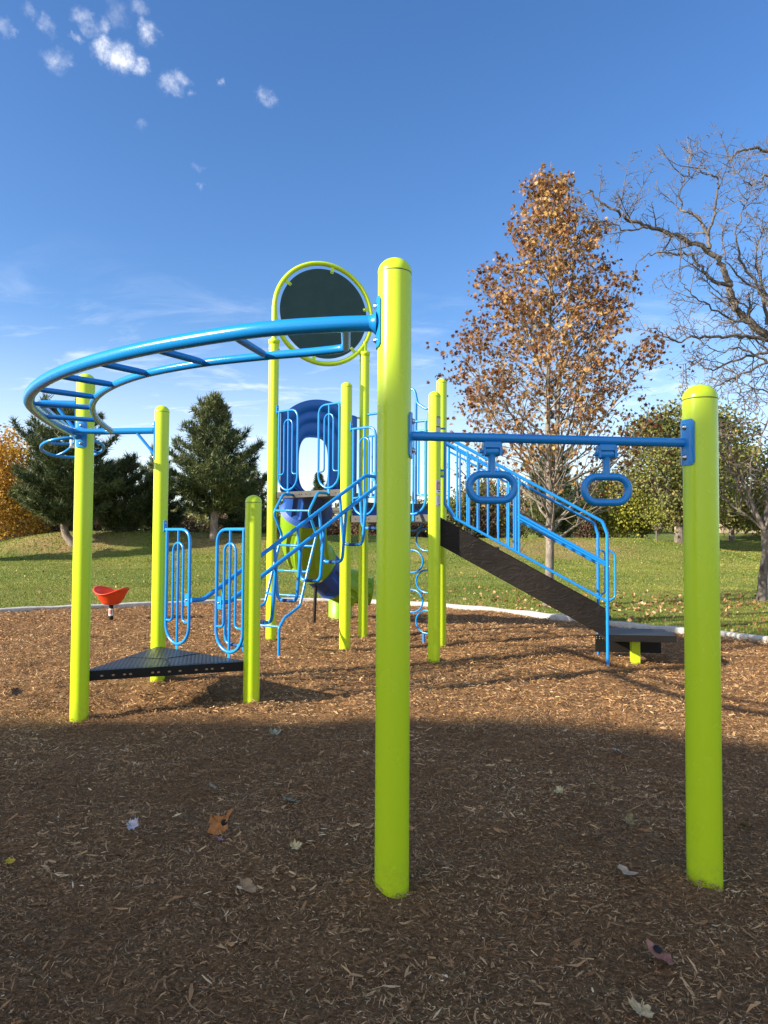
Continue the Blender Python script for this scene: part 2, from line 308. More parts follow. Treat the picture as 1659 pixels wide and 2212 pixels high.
# bare, leaf-strewn earth on the berm faces
ge = t.nodes.new('ShaderNodeNewGeometry'); sx = t.nodes.new('ShaderNodeSeparateXYZ'); LK(t, ge.outputs['Position'], sx.inputs[0])
spots = None
for (cx_, cy_, rx, ry, k_) in [(-16.5, 37.5, 3.8, 2.6, .8), (-8.8, 38.5, 3.4, 2.6, .8), (9.0, 38.0, 5.5, 3.6, .75), (16.5, 45, 6.5, 3.8, .95), (23, 42, 3.5, 2.5, .7)]:
    a_ = N(t, 'ShaderNodeMath', operation='SUBTRACT'); LK(t, sx.outputs[0], a_.inputs[0]); a_.inputs[1].default_value = cx_
    a2 = N(t, 'ShaderNodeMath', operation='DIVIDE'); LK(t, a_.outputs[0], a2.inputs[0]); a2.inputs[1].default_value = rx
    b_ = N(t, 'ShaderNodeMath', operation='SUBTRACT'); LK(t, sx.outputs[1], b_.inputs[0]); b_.inputs[1].default_value = cy_
    b2 = N(t, 'ShaderNodeMath', operation='DIVIDE'); LK(t, b_.outputs[0], b2.inputs[0]); b2.inputs[1].default_value = ry
    cb = t.nodes.new('ShaderNodeCombineXYZ'); LK(t, a2.outputs[0], cb.inputs[0]); LK(t, b2.outputs[0], cb.inputs[1])
    ln = N(t, 'ShaderNodeVectorMath', operation='LENGTH'); LK(t, cb.outputs[0], ln.inputs[0])
    mr = N(t, 'ShaderNodeMapRange', interpolation_type='SMOOTHSTEP'); LK(t, ln.outputs['Value'], mr.inputs['Value']); mr.inputs['From Min'].default_value = 1.25; mr.inputs['From Max'].default_value = .3; mr.inputs['To Max'].default_value = k_
    if spots is None: spots = mr.outputs[0]
    else: mx = N(t, 'ShaderNodeMath', operation='MAXIMUM'); LK(t, spots, mx.inputs[0]); LK(t, mr.outputs[0], mx.inputs[1]); spots = mx.outputs[0]
sn = N(t, 'ShaderNodeMath', operation='MULTIPLY'); LK(t, spots, sn.inputs[0]); LK(t, ramp(t, noise(t, 1.6, 7, .7), [(.35, (.3, .3, .3)), (.6, (1.2, 1.2, 1.2))]), sn.inputs[1])
em = N(t, 'ShaderNodeMixRGB'); LK(t, sn.outputs[0], em.inputs[0]); LK(t, mm.outputs[0], em.inputs[1]); LK(t, ramp(t, noise(t, 9, 5), [(.35, (.20, .12, .065)), (.65, (.42, .28, .14))]), em.inputs[2])
LK(t, em.outputs[0], b.inputs['Base Color']); bump(t, b, noise(t, 14, 6, .7), .09, .9); M['lawn'] = m
o = npmesh('lawn', np.stack([X.ravel(), Y.ravel(), Z.ravel()], 1), Fq, M['lawn'], smooth=True); tag(o, kind='structure')

# mulch bed
def mulch_h(x, y):
    return .075*(fbm(x*1.4, y*1.7, 21, 3)-.45)+.06*(fbm(x*5.5, y*6.5, 5, 3)-.45)+.014*(vnoise(x*24, y*30, 8)-.5)-.02
mxs = np.concatenate([np.arange(-12, -4, .12), np.arange(-4, 4.4, .028), np.arange(4.4, 8.2, .1)])
mys = np.concatenate([np.arange(-7.4, 1.2, .14), np.arange(1.2, 6, .022), np.arange(6, 14.9, .042)])
X, Y = np.meshgrid(mxs, mys); sd = sdist(X, Y); Z = mulch_h(X, Y)
for (px_, py_) in [(.036, 2.655), (1.215, 2.72), (-2.165, 5.11), (-1.025, 5.571), (-1.994, 6.33), (-.438, 8.13), (.523, 7.379)]:
    d2 = np.hypot(X-px_, Y-py_); Z = Z+.055*np.exp(-((d2-.1)/.075)**2)*(vnoise(X*11, Y*11, 4)-.25)
nx, ny = len(mxs), len(mys); idx = np.arange(nx*ny).reshape(ny, nx)
Fq = np.stack([idx[:-1, :-1], idx[:-1, 1:], idx[1:, 1:], idx[1:, :-1]], -1).reshape(-1, 4)
fin = (sd < -.0).ravel()[Fq].all(1); Fq = Fq[fin]; used = np.unique(Fq); rem = np.full(nx*ny, -1); rem[used] = np.arange(len(used))
m, t, b = newmat('mulch_ground'); b.inputs['Roughness'].default_value = .95; b.inputs['Specular IOR Level'].default_value = .1
LK(t, ramp(t, noise(t, 55, 6, .7, sc3=(1, 1.5, 1)), [(.3, (.09, .048, .022)), (.52, (.26, .145, .066)), (.72, (.44, .26, .12))]), b.inputs['Base Color'])
bump(t, b, noise(t, 75, 5, .7, sc3=(1, 1.8, 1)), .02, 1); M['mulch'] = m
o = npmesh('mulch_ground', np.stack([X.ravel(), Y.ravel(), Z.ravel()], 1)[used], rem[Fq], M['mulch'], smooth=True); tag(o, kind='structure')
# shredded wood chips, one mass
def post_mound(x, y):
    z = 0*x
    for (px_, py_) in [(.036, 2.655), (1.215, 2.72), (-2.165, 5.11), (-1.025, 5.571), (-1.994, 6.33), (-.438, 8.13), (.523, 7.379)]: z = z+.055*np.exp(-((np.hypot(x-px_, y-py_)-.1)/.075)**2)*(vnoise(x*11, y*11, 4)-.25)
    return z
def chips(n, x0, x1, y0, y1, lmin, lmax, wmin, wmax, rs, tilt=.45, lift=.006):
    x = rs.uniform(x0, x1, n); y = rs.uniform(y0, y1, n); k = sdist(x, y) < -.02; x, y = x[k], y[k]; n = len(x)
    L = lmin+(lmax-lmin)*rs.rand(n)**2.4; W = wmin+(wmax-wmin)*rs.rand(n)**2; az = rs.rand(n)*2*PI+0; ti = rs.normal(0, tilt, n)*.55; ro = rs.normal(0, .7, n)
    d = np.stack([np.cos(az)*np.cos(ti), np.sin(az)*np.cos(ti), np.sin(ti)], 1)
    s0 = np.stack([-np.sin(az), np.cos(az), 0*az], 1); nn = np.cross(d, s0); s_ = s0*np.cos(ro)[:, None]+nn*np.sin(ro)[:, None]; nn = np.cross(d, s_)
    c = np.stack([x, y, mulch_h(x, y)+post_mound(x, y)+lift+rs.rand(n)*.012+np.abs(np.sin(ti))*L*.35], 1); cur = rs.normal(0, .06, n)[:, None]*L[:, None]
    w0 = (W*rs.uniform(.15, .8, n))[:, None]; w1 = W[:, None]; w2 = (W*rs.uniform(.1, .7, n))[:, None]; hl = L[:, None]/2
    sk = (rs.normal(0, .05, n)*L)[:, None]
    P = np.stack([c-d*hl-s_*w0/2-nn*cur, c-d*hl+s_*w0/2-nn*cur, c-s_*w1/2+nn*cur*.5+s_*sk, c+s_*w1/2+nn*cur*.5+s_*sk, c+d*hl-s_*w2/2-nn*cur, c+d*hl+s_*w2/2-nn*cur], 1)
    return P.reshape(-1, 3), n, np.clip(rs.rand(n)**1.15*(.35+.9*fbm(x*3, y*3, 40, 2)*1.1)+(rs.rand(n) < .05)*.4, 0, 1)
PS, TS = [], []; tot = 0
rs = np.random.RandomState(5)
for a in [(290000, -3.4, 3.4, 1.2, 5.2, .006, .032, .0012, .0042), (20000, -3.4, 3.4, 1.2, 5.2, .014, .042, .003, .008), (3500, -3.4, 3.4, 1.2, 5.2, .03, .07, .006, .014), (120000, -5.2, 5.0, 5.2, 9.5, .014, .06, .003, .009), (70000, -8, 6.5, 9.0, 14.6, .02, .075, .005, .013), (26000, -9, 8, -3, 1.2, .015, .06, .003, .01), (16000, -11, -5, 2, 12, .02, .07, .005, .012)]:
    P, n, tt = chips(*a, rs); PS.append(P); TS.append(np.repeat(tt, 2)); tot += n
P = np.concatenate(PS); base = np.arange(tot)[:, None, None]*6+np.array([[0, 1, 3, 2], [2, 3, 5, 4]])[None]
M['chip'] = tintmat('shredded_wood', [(0, (.12, .066, .030)), (.25, (.27, .148, .066)), (.5, (.42, .24, .108)), (.8, (.56, .37, .185)), (1, (.74, .59, .37))], .8, 0, .2)
o = npmesh('wood_chip_mulch', P, base.reshape(-1, 4), M['chip'], tint=np.concatenate(TS)); tag(o, 'loose shredded brown wood mulch covering the play area', 'mulch', kind='stuff')

# kerb around the bed
kb = MB(); n = len(KC); vs = []
for i in range(n):
    a = KC[i]; tn = KC[(i+1) % n]-KC[i-1]; tn = tn/np.linalg.norm(tn); nr = np.array([tn[1], -tn[0]])
    if i == 0: sgn = 1 if sdist(np.array([a[0]+nr[0]*.1]), np.array([a[1]+nr[1]*.1]))[0] > 0 else -1
    nr = nr*sgn
    for (o_, z_) in ((-.01, -.25), (-.01, .030), (.008, .043), (.075, .047), (.085, .035), (.085, -.25)): vs.append((a[0]+nr[0]*o_, a[1]+nr[1]*o_, z_+.006*math.sin(i*.7)))
kb.add(vs, [[i*6+j, i*6+j+1, ((i+1) % n)*6+j+1, ((i+1) % n)*6+j] for i in range(n) for j in range(5)], 0, False)
tag(kb.build('kerb', M['concrete']), kind='structure')

# grass blades near the bed
def blades(n, x0, x1, y0, y1, rs, h=.05, w=.011):
    x = rs.uniform(x0, x1, n); y = rs.uniform(y0, y1, n); s = sdist(x, y); k = s > .16; x, y, s = x[k], y[k], s[k]; n = len(x)
    cl = fbm(x*1.2, y*1.2, 33, 3); hh = h*(.45+.8*rs.rand(n))*(.6+.8*cl)*np.where(s < .35, 1.5, 1); az = rs.rand(n)*2*PI; lean = rs.normal(0, .5, n)*hh
    z = land(x, y)-.012; z = np.where(s < .35, np.minimum(z, 0)-.005, z)
    ww = w*(.6+.8*rs.rand(n))
    P = np.stack([np.stack([x-np.cos(az)*ww, y-np.sin(az)*ww, z], 1), np.stack([x+np.cos(az)*ww, y+np.sin(az)*ww, z], 1), np.stack([x-np.sin(az)*lean, y+np.cos(az)*lean, z+hh], 1)], 1)
    return P.reshape(-1, 3), n, np.clip(.15+.55*fbm(x*.5, y*.5, 61, 3)+.5*rs.rand(n)-.1, 0, 1)
A_ = [blades(210000, -11, 9.5, 8.0, 19, rs, .038, .009), blades(150000, -20, 18, 18, 34, rs, .04, .018), blades(40000, 4, 14, 4, 12, rs, .038, .009), blades(120000, -27, 30, 33, 50, rs, .055, .035)]
P = np.concatenate([a[0] for a in A_]); nb = sum(a[1] for a in A_)
M['blade'] = tintmat('grass_blade', [(0, (.055, .088, .012)), (.4, (.145, .185, .028)), (.72, (.26, .27, .052)), (.9, (.42, .37, .12)), (1, (.54, .45, .20))], .6, .25, .25)
o = npmesh('grass', P, np.arange(nb*3).reshape(-1, 3), M['blade'], tint=np.concatenate([a[2] for a in A_])); tag(o, 'short green lawn grass beyond the concrete edging', 'grass', kind='stuff')

# ---------------------------------------------------------------- leaves
LEAF = np.array([(0, -.5), (.06, -.22), (.42, -.30), (.30, -.05), (.52, .12), (.26, .16), (.30, .34), (.12, .26), (0, .55), (-.12, .26), (-.30, .34), (-.26, .16), (-.52, .12), (-.30, -.05), (-.42, -.30), (-.06, -.22)])
LF = [[0, 1, 2, 3, 4, 5, 6, 7, 8], [0, 8, 9, 10, 11, 12, 13, 14, 15]]
LEAFS = np.array([(0, -.5), (.38, -.12), (.46, .2), (0, .5), (-.46, .2), (-.38, -.12)]); LFS = [[0, 1, 2, 3], [0, 3, 4, 5]]
def rand_rot(n, rs, flat=0.):
    nv = rs.normal(size=(n, 3)); nv[:, 2] = nv[:, 2]*(1+flat)+flat*2*np.sign(rs.rand(n)-.1); nv /= np.linalg.norm(nv, axis=1)[:, None]
    a = rs.normal(size=(n, 3)); a -= nv*(a*nv).sum(1)[:, None]; a /= np.linalg.norm(a, axis=1)[:, None]; return a, np.cross(nv, a), nv
def leafmesh(name, C, size, mat, rs, tint, parent=None, org=(0, 0, 0), star=True, flat=0., fold=.35):
    n = len(C); L, F = (LEAF, LF) if star else (LEAFS, LFS); k = len(L); a, b_, nv = rand_rot(n, rs, flat); size = np.broadcast_to(size, (n,))
    fo = np.abs(rs.normal(fold, fold*.6, n)); cu = rs.normal(0, fold*.8, n)
    P = C[:, None, :]+size[:, None, None]*(a[:, None, :]*L[None, :, 0:1]+b_[:, None, :]*L[None, :, 1:2]+nv[:, None, :]*((np.abs(L[:, 0])[None, :]*fo[:, None])+(L[:, 1]**2)[None, :]*cu[:, None])[..., None])
    base = (np.arange(n)*k)[:, None]; Fs = [base+np.array(f)[None] for f in F]
    return npmesh(name, P.reshape(-1, 3), Fs, mat, parent, org, np.concatenate([tint]*len(F)))
M['litter'] = tintmat('dry_leaf', [(0, (.10, .05, .02)), (.4, (.26, .13, .05)), (.7, (.42, .24, .10)), (1, (.60, .45, .24))], .7, .15)
def scatter(n, fn, rs):
    out = []
    while sum(len(a) for a in out) < n:
        x = rs.uniform(-22, 24, n*3); y = rs.uniform(8.5, 46, n*3); s = sdist(x, y); p = fn(x, y); k = (rs.rand(len(x)) < p) & (s > .2); z = land(x, y)+.03; out.append(np.stack([x, y, z], 1)[k])
    return np.concatenate(out)[:n]
def dens(x, y):
    g = .03+.9*np.exp(-((x-5.5)/3.2)**2-((y-12.2)/2.6)**2)+.9*np.exp(-((x-8.2)/2.)**2-((y-14.3)/1.2)**2)+.35*np.exp(-((x-3)/4)**2-((y-14)/3)**2)+.6*np.exp(-((x-17)/6)**2-((y-44)/3.5)**2)
    return np.clip(g*fbm(x*1.3, y*1.3, 77, 3)*1.6, 0, 1)
Cc = scatter(3900, dens, rs); o = leafmesh('leaf_litter', Cc, rs.uniform(.04, .095, len(Cc)), M['litter'], rs, rs.rand(len(Cc)), flat=.8); tag(o, 'dry fallen leaves strewn over the lawn', 'leaf litter', kind='stuff')
x = rs.uniform(-5, 6, 420); y = rs.uniform(4.6, 14, 420); k = sdist(x, y) < -.1; Cc = np.stack([x, y, mulch_h(x, y)+.025], 1)[k]
o = leafmesh('mulch_leaf_litter', Cc, rs.uniform(.02, .055, len(Cc)), M['litter'], rs, rs.rand(len(Cc))*.8+.2, flat=.8, fold=.6); tag(o, 'small curled leaf scraps lying on the mulch', 'leaf litter', kind='stuff')
# individually visible leaves in the foreground
LEAFQ = np.array([(-.08, -.5), (.18, -.44), (.42, -.3), (.40, .05), (.50, .46), (.30, .34), (.10, .24), (-.12, .30), (-.42, .44), (-.38, .05), (-.46, -.32), (-.2, -.42)])
def ground_leaf(name, label, u, v, size, col, yaw, stand=.15, curl=.5, hole=None, group='large fallen leaves on the shaded mulch', star=True, fold=.4):
    d = camo.matrix_world.to_3x3() @ Vector(((u-829.5)/1534., -(v-1106)/1534., -1)); p = Vector((0, 0, CAMH))+d*((.0-CAMH)/d.z); z = float(mulch_h(p.x, p.y))
    p = Vector((p.x, p.y, z+.014+size*.35*math.sin(stand)))
    R_ = Matrix.Rotation(yaw, 3, 'Z') @ Matrix.Rotation(stand, 3, 'X'); bm_ = MB(); rr_ = np.random.RandomState(int(u*7+v)); L0 = (LEAFQ if star == 2 else (LEAF*np.array([1, .9])+np.sign(LEAF)*.09 if star else LEAFS)); L = []
    for i_ in range(len(L0)):
        for q_ in (0, .33, .66): L.append(L0[i_]*(1-q_)+L0[(i_+1) % len(L0)]*q_)
    L = np.array(L); L = L*(1+rr_.normal(0, .07, (len(L), 1)))+.03*rr_.normal(size=L.shape); L = L@np.array([[1, rr_.uniform(-.3, .3)], [rr_.uniform(-.25, .25), 1]])
    rings = [0, .35, .68, 1.0]; nL = len(L); vs = []; cen = Vector((0, .02))
    for q in rings:
        for (a, b2) in L:
            a2, c2 = a*q, b2*q; zz = abs(a2)*fold+(c2*c2)*curl*(1+.6*math.sin(yaw*5))+.06*math.sin(a2*13+yaw+c2*9)*q+.5*max(a2-.2, 0)*math.sin(yaw*9); vs.append(p+R_ @ Vector((a2, c2, zz))*size)
    fs = []
    for i in range(len(rings)-1):
        for j in range(nL): fs.append([i*nL+j, i*nL+(j+1) % nL, (i+1)*nL+(j+1) % nL, (i+1)*nL+j])
    bm_.add(vs, fs, 0, True)
    bm_.tube([p+R_ @ Vector((0, -.48, .0))*size, p+R_ @ Vector((.08, -.75, .06))*size, p+R_ @ Vector((.2, -.95, .03))*size], .0012, 5, 0)
    if hole: bm_.lathe(p+R_ @ Vector((hole[0], hole[1], abs(hole[0])*fold+hole[1]**2*curl+.03))*size, [(0, .002), (size*.13, .002), (size*.135, 0)], 14, 1, R_ @ Vector((-fold*.8 if hole[0] > 0 else fold*.8, 0, 1)))
    key = 'leaf_'+'_'.join('%d' % (c*100) for c in col)
    if key not in M:
        m_, t_, b_ = newmat(key); b_.inputs['Roughness'].default_value = .65
        LK(t_, ramp(t_, noise(t_, 45, 4), [(.3, tuple(c*.55 for c in col)), (.6, col)]), b_.inputs['Base Color']); bump(t_, b_, noise(t_, 120, 3), .004, .6); M[key] = m_
    tag(bm_.build(name, [M[key], M['dark']], org=p), label, 'leaf', group)
    return
ground_leaf('fallen_leaf', 'orange leaf with a black hole standing upright in dark mulch', 473, 1785, 0.100, (.46, .17, .035), .15, 1.15, .1, (.22, .0), star=2, fold=.12)
ground_leaf('fallen_leaf', 'small pink leaf just below the orange leaf with a hole', 478, 1812, 0.039, (.50, .30, .32), 2.4, .3, .6)
ground_leaf('fallen_leaf', 'pale lilac grey leaf left of the orange leaf with a hole', 284, 1795, 0.058, (.55, .50, .52), .9, .5, .5)
ground_leaf('fallen_leaf', 'tiny yellow leaf at the left edge of the dark mulch', 21, 1849, 0.039, (.62, .42, .03), .6, .3, .4)
ground_leaf('fallen_leaf', 'folded tan leaf lying left of the big post foot', 527, 1921, 0.078, (.40, .25, .13), 1.3, .7, .9, star=False, fold=.7)
ground_leaf('fallen_leaf', 'cream yellow curled leaf between orange leaf and big post', 638, 1838, 0.045, (.66, .52, .27), .3, .5, .8)
ground_leaf('fallen_leaf', 'large pale tan leaf lying flat near the right post foot', 1354, 1899, 0.078, (.50, .36, .24), 1.4, .25, .5, star=False, fold=.2)
ground_leaf('fallen_leaf', 'reddish brown leaf with a hole at the bottom right', 1425, 2075, 0.101, (.36, .15, .10), 1.2, .35, .7, (.2, .1), star=False)
ground_leaf('fallen_leaf', 'broad grey green leaf in the dark mulch left of the big post', 628, 1731, 0.078, (.24, .23, .15), 1.9, .25, .6)
ground_leaf('fallen_leaf', 'pale green leaf near the shade line left of the big post', 594, 1575, 0.074, (.34, .34, .22), .3, .3, .5)
ground_leaf('fallen_leaf', 'grey curled leaf above the orange leaf with a hole', 462, 1700, 0.055, (.42, .36, .28), 2.1, .6, 1.)
ground_leaf('fallen_leaf', 'olive brown leaf left of the right post above the tan leaf', 1358, 1782, 0.066, (.30, .22, .09), .8, .5, .9)
ground_leaf('fallen_leaf', 'yellow cream leaf with ragged edge right of the big post', 1209, 1725, 0.055, (.58, .46, .22), .4, .3, .6)
ground_leaf('fallen_leaf', 'dark olive leaf just right of the right post', 1615, 1782, 0.062, (.22, .18, .07), 2.6, .5, .7)
ground_leaf('fallen_leaf', 'pale grey green leaf high in the shaded mulch between two posts', 1336, 1627, 0.066, (.36, .35, .27), 1.2, .3, .5)
ground_leaf('fallen_leaf', 'yellow tan leaf at the bottom edge right of centre', 1385, 2195, 0.066, (.56, .42, .22), .5, .4, .8)
ground_leaf('fallen_leaf', 'rust brown curled leaf at the shade line right of the big post', 1297, 1558, 0.058, (.34, .15, .07), 1.5, .8, .8)
ground_leaf('fallen_leaf', 'dark brown upright leaf on the sunny mulch at far left', 36, 1499, 0.078, (.12, .065, .04), .5, 1., .5)

# ---------------------------------------------------------------- the playground
PA, PC, PB = Vector((-2.165, 5.11, 0)), Vector((-1.025, 5.571, 0)), Vector((-1.994, 6.33, 0))
PF, PD, PE, PH, PG = Vector((-.438, 8.13, 0)), Vector((-1.399, 8.88, 0)), Vector((-.268, 9.338, 0)), Vector((.693, 8.587, 0)), Vector((.523, 7.379, 0))
PK, PR = Vector((.036, 2.655, 0)), Vector((1.215, 2.72, 0))
play = thing('play_structure', 'large lime green and blue climbing structure with curved overhead ladder, decks and slide', 'play structure', (-.4, 6.5, 0))
PO = ORG[play.name]; RP = .0635
def post(p, top, cap=True):
    b_ = MB(); h = top-.058 if cap else top; b_.lathe((p.x, p.y, 0), [(RP, -.15), (RP, .5), (RP, 1.2), (RP, h)], 48, 0)
    o = b_.build('post', [M['lime'], M['bolt']], play)
    if cap:
        c = MB(); r = RP+.0012; pr = [(r*.97, h), (r, h+.002)]+[(r*math.cos(q), h+.004+.056*math.sin(q)) for q in [i*PI/2/12 for i in range(0, 13)]]
        c.lathe((p.x, p.y, 0), pr, 48, 0); c.build('cap', M['lime'], o)
        s = MB(); s.lathe((p.x, p.y, 0), [(RP+.0006, h-.0016), (RP+.0006, h+.001)], 48, 0); s.build('seam', M['ink'], o)
    return o
def top_of(p, v, u=None):
    d = camo.matrix_world.to_3x3() @ Vector((((u if u else 829.5)-829.5)/1534., -(v-1106)/1534., -1)); return CAMH+d.z*p.y/d.y
oA = post(PA, top_of(PA, 808, 188)); oB = post(PB, top_of(PB, 877, 347)); oC = post(PC, top_of(PC, 1070, 549)); oF = post(PF, top_of(PF, 826, 749)); oG = post(PG, top_of(PG, 846, 938)); oH = post(PH, top_of(PH, 818, 955))
oK = post(PK, top_of(PK, 560, 853)); oR = post(PR, top_of(PR, 832, 1516))
oD = post(PD, top_of(PD, 744, 590), False); oE = post(PE, top_of(PE, 770, 787), False)

# round sign over the slide entrance
DE = (PE-PD).normalized(); DEn = Vector((DE.y, -DE.x, 0))
cz = top_of((PD+PE)/2, 677, 697); cen = (PD+PE)/2+Vector((0, 0, cz)); cen = cen+DE*.045; Rg = .655
sg = MB(); sg.tube([cen+DE*math.cos(q)*Rg+Vector((0, 0, 1))*math.sin(q)*Rg for q in [2*PI*i/72 for i in range(73)]], .030, 12, 0, False)
ring = sg.build('sign_ring', M['lime'], play)
for p, topz in ((PD, top_of(PD, 744, 590)), (PE, top_of(PE, 770, 787))):
    st = MB(); st.lathe((p.x, p.y, 0), [(RP, topz-.002), (RP+.004, topz), (RP+.004, topz+.02), (RP+.007, topz+.024), (RP+.007, topz+.055), (RP*.4, topz+.057)], 32, 0)
    hx = (Vector((p.x, p.y, 0))-Vector((cen.x, cen.y, 0))).dot(DE); hz = cz-math.sqrt(max(Rg**2-hx**2, 0)); st.tube([(p.x, p.y, topz), (p.x, p.y, hz+.02)], .033, 14, 0)
    for a_ in (-1, 1): st.bolt((p.x+a_*RP*DE.x, p.y+a_*RP*DE.y, topz-.06), DE*a_, .009)
    st.build('sign_socket', [M['lime'], M['bolt']], play)
dk = MB(); dk.lathe(cen, [(0, -.009), (.583, -.009), (.585, -.007), (.585, .007), (.583, .009), (0, .009)], 96, 0, DEn, False); dk.build('sign_disc', M['teal'], play)
for a_ in (80, 145, 12, -48, -103, 205):
    q = math.radians(a_); d = DE*math.cos(q)+Vector((0, 0, 1))*math.sin(q); tn = -DE*math.sin(q)+Vector((0, 0, 1))*math.cos(q); tb = MB()
    tb.box(cen+d*.588+DEn*.014, d, .045, .003, .022, DEn, tn, 0, .014); tb.bolt(cen+d*.562+DEn*.017, DEn, .008); tb.build('sign_tab', [M['lime'], M['bolt']], play)

# curved overhead ladder
LO = [(-.022,2.658,2.087),(-.137,2.658,2.084),(-.23,2.664,2.081),(-.32,2.675,2.079),(-.411,2.692,2.077),(-.508,2.718,2.075),(-.622,2.761,2.072),(-.762,2.824,2.069),(-.924,2.904,2.065),(-1.103,3.005,2.06),(-1.291,3.131,2.055),(-1.474,3.278,2.05),(-1.643,3.443,2.045),(-1.796,3.626,2.039),(-1.925,3.823,2.034),(-2.029,4.039,2.029),(-2.105,4.305,2.022),(-2.165,4.6,2.015),(-2.198,4.85,2.01),(-2.19,5.038,2.006)]
LI = [(-.221,3.016,2.08),(-.337,3.051,2.077),(-.476,3.086,2.074),(-.637,3.128,2.069),(-.804,3.186,2.065),(-.965,3.263,2.06),(-1.112,3.354,2.056),(-1.248,3.462,2.052),(-1.378,3.595,2.047),(-1.502,3.751,2.042),(-1.609,3.919,2.036),(-1.701,4.107,2.031),(-1.781,4.327,2.025),(-1.845,4.567,2.018),(-1.885,4.80,2.011)]
def cr(P, k=10):
    P = [Vector(p) for p in P]; P = [P[0]*2-P[1]]+P+[P[-1]*2-P[-2]]; out = []
    for i in range(1, len(P)-2):
        for j in range(k):
            s_ = j/k; p0, p1, p2, p3 = P[i-1:i+3]; out.append(.5*((2*p1)+(-p0+p2)*s_+(2*p0-5*p1+4*p2-p3)*s_**2+(-p0+3*p1-3*p2+p3)*s_**3))
    return out+[P[-2]]
lad = MB(); lad.tube(cr(LO, 4), .030, 20, 0); ladder = lad.build('curved_ladder', M['blue'], play)
ir = MB(); mid_ = cr(LI, 4); ir.tube(fillet([(-.150,2.675,2.083), (-.165,2.992,2.082), mid_[0]], .10, 8)[:-1]+mid_+fillet([mid_[-1], (-1.905,4.955,2.008), (-2.185,4.945,2.008)], .07, 8)[1:], .0185, 16, 0); ir.build('inner_rail', M['blue'], ladder)
for p, q in [((-.602,2.775,2.072),(-.521,3.09,2.072)),((-.977,2.945,2.064),(-.817,3.19,2.065)),((-1.305,3.14,2.055),(-1.131,3.37,2.055)),((-1.579,3.38,2.047),(-1.375,3.596,2.047)),((-1.81,3.67,2.039),(-1.585,3.868,2.038)),((-2.0,4.02,2.029),(-1.715,4.148,2.03)),((-2.115,4.40,2.019),(-1.838,4.534,2.019))]:
    p, q = Vector(p), Vector(q); rg = MB(); rg.tube([p.lerp(q, f_) for f_ in (.02, .12, .24, .78, .9, .99)], [.010, .0145, .0155, .0155, .0145, .010], 14, 0); rg.build('rung', M['blue'], ladder)
def plate(parent, p, nrm, z0, z1, hw=.042, mat='blue', slots=True):
    """flanged mounting plate that wraps a post face"""
    nrm = Vector(nrm).normalized(); tn = Vector((-nrm.y, nrm.x, 0)); c = Vector((p.x, p.y, (z0+z1)/2)); m_ = MB(); vs = []; ks = 9; zs = [z0, z0+.012, z1-.012, z1]
    for zi, z in enumerate(zs):
        e = .010 if zi in (0, 3) else 0
        for lay, rr in ((0, RP+.0005), (1, RP+.0065)):
            for j in range(ks):
                s_ = (-hw+e)+(2*(hw-e))*j/(ks-1); a_ = s_/RP*.92; vs.append(Vector((p.x, p.y, z))+nrm*rr*math.cos(a_)+tn*rr*math.sin(a_))
    fs = []; W = 2*ks
    for zi in range(3):
        for j in range(ks-1):
            fs.append([zi*W+ks+j, zi*W+ks+j+1, (zi+1)*W+ks+j+1, (zi+1)*W+ks+j])
            fs.append([zi*W+j+1, zi*W+j, (zi+1)*W+j, (zi+1)*W+j+1])
        for j in (0, ks-1): q = [zi*W+j, zi*W+ks+j, (zi+1)*W+ks+j, (zi+1)*W+j]; fs.append(q if j == 0 else q[::-1])
    for zi in (0, 3):
        for j in range(ks-1): q = [zi*W+j, zi*W+j+1, zi*W+ks+j+1, zi*W+ks+j]; fs.append(q if zi == 0 else q[::-1])
    m_.add(vs, fs, 0, False)
    for z in (z0+.03, z1-.03): m_.bolt(Vector((p.x, p.y, z))+nrm*(RP+.0065), nrm, .0095)
    return m_.build('mounting_plate', [M[mat], M['bolt']], parent)
plate(ladder, PK, (-1, -.05, 0), 1.99, 2.18); plate(ladder, PA, (0, -1, 0), 1.905, 2.095)
fl = MB(); fl.lathe((PK.x-RP-.006, 2.658, 2.087), [(.03, .03), (.034, .012), (.044, .002), (.044, 0)], 20, 0, (-1, 0, 0)); fl.build('weld_collar', M['blue'], ladder); fl = MB(); fl.lathe((-2.19, PA.y-RP-.002, 2.006), [(.044, 0), (.036, .008), (.030, .02)], 20, 0, (0, -1, 0)); fl.build('weld_collar', M['blue'], ladder)

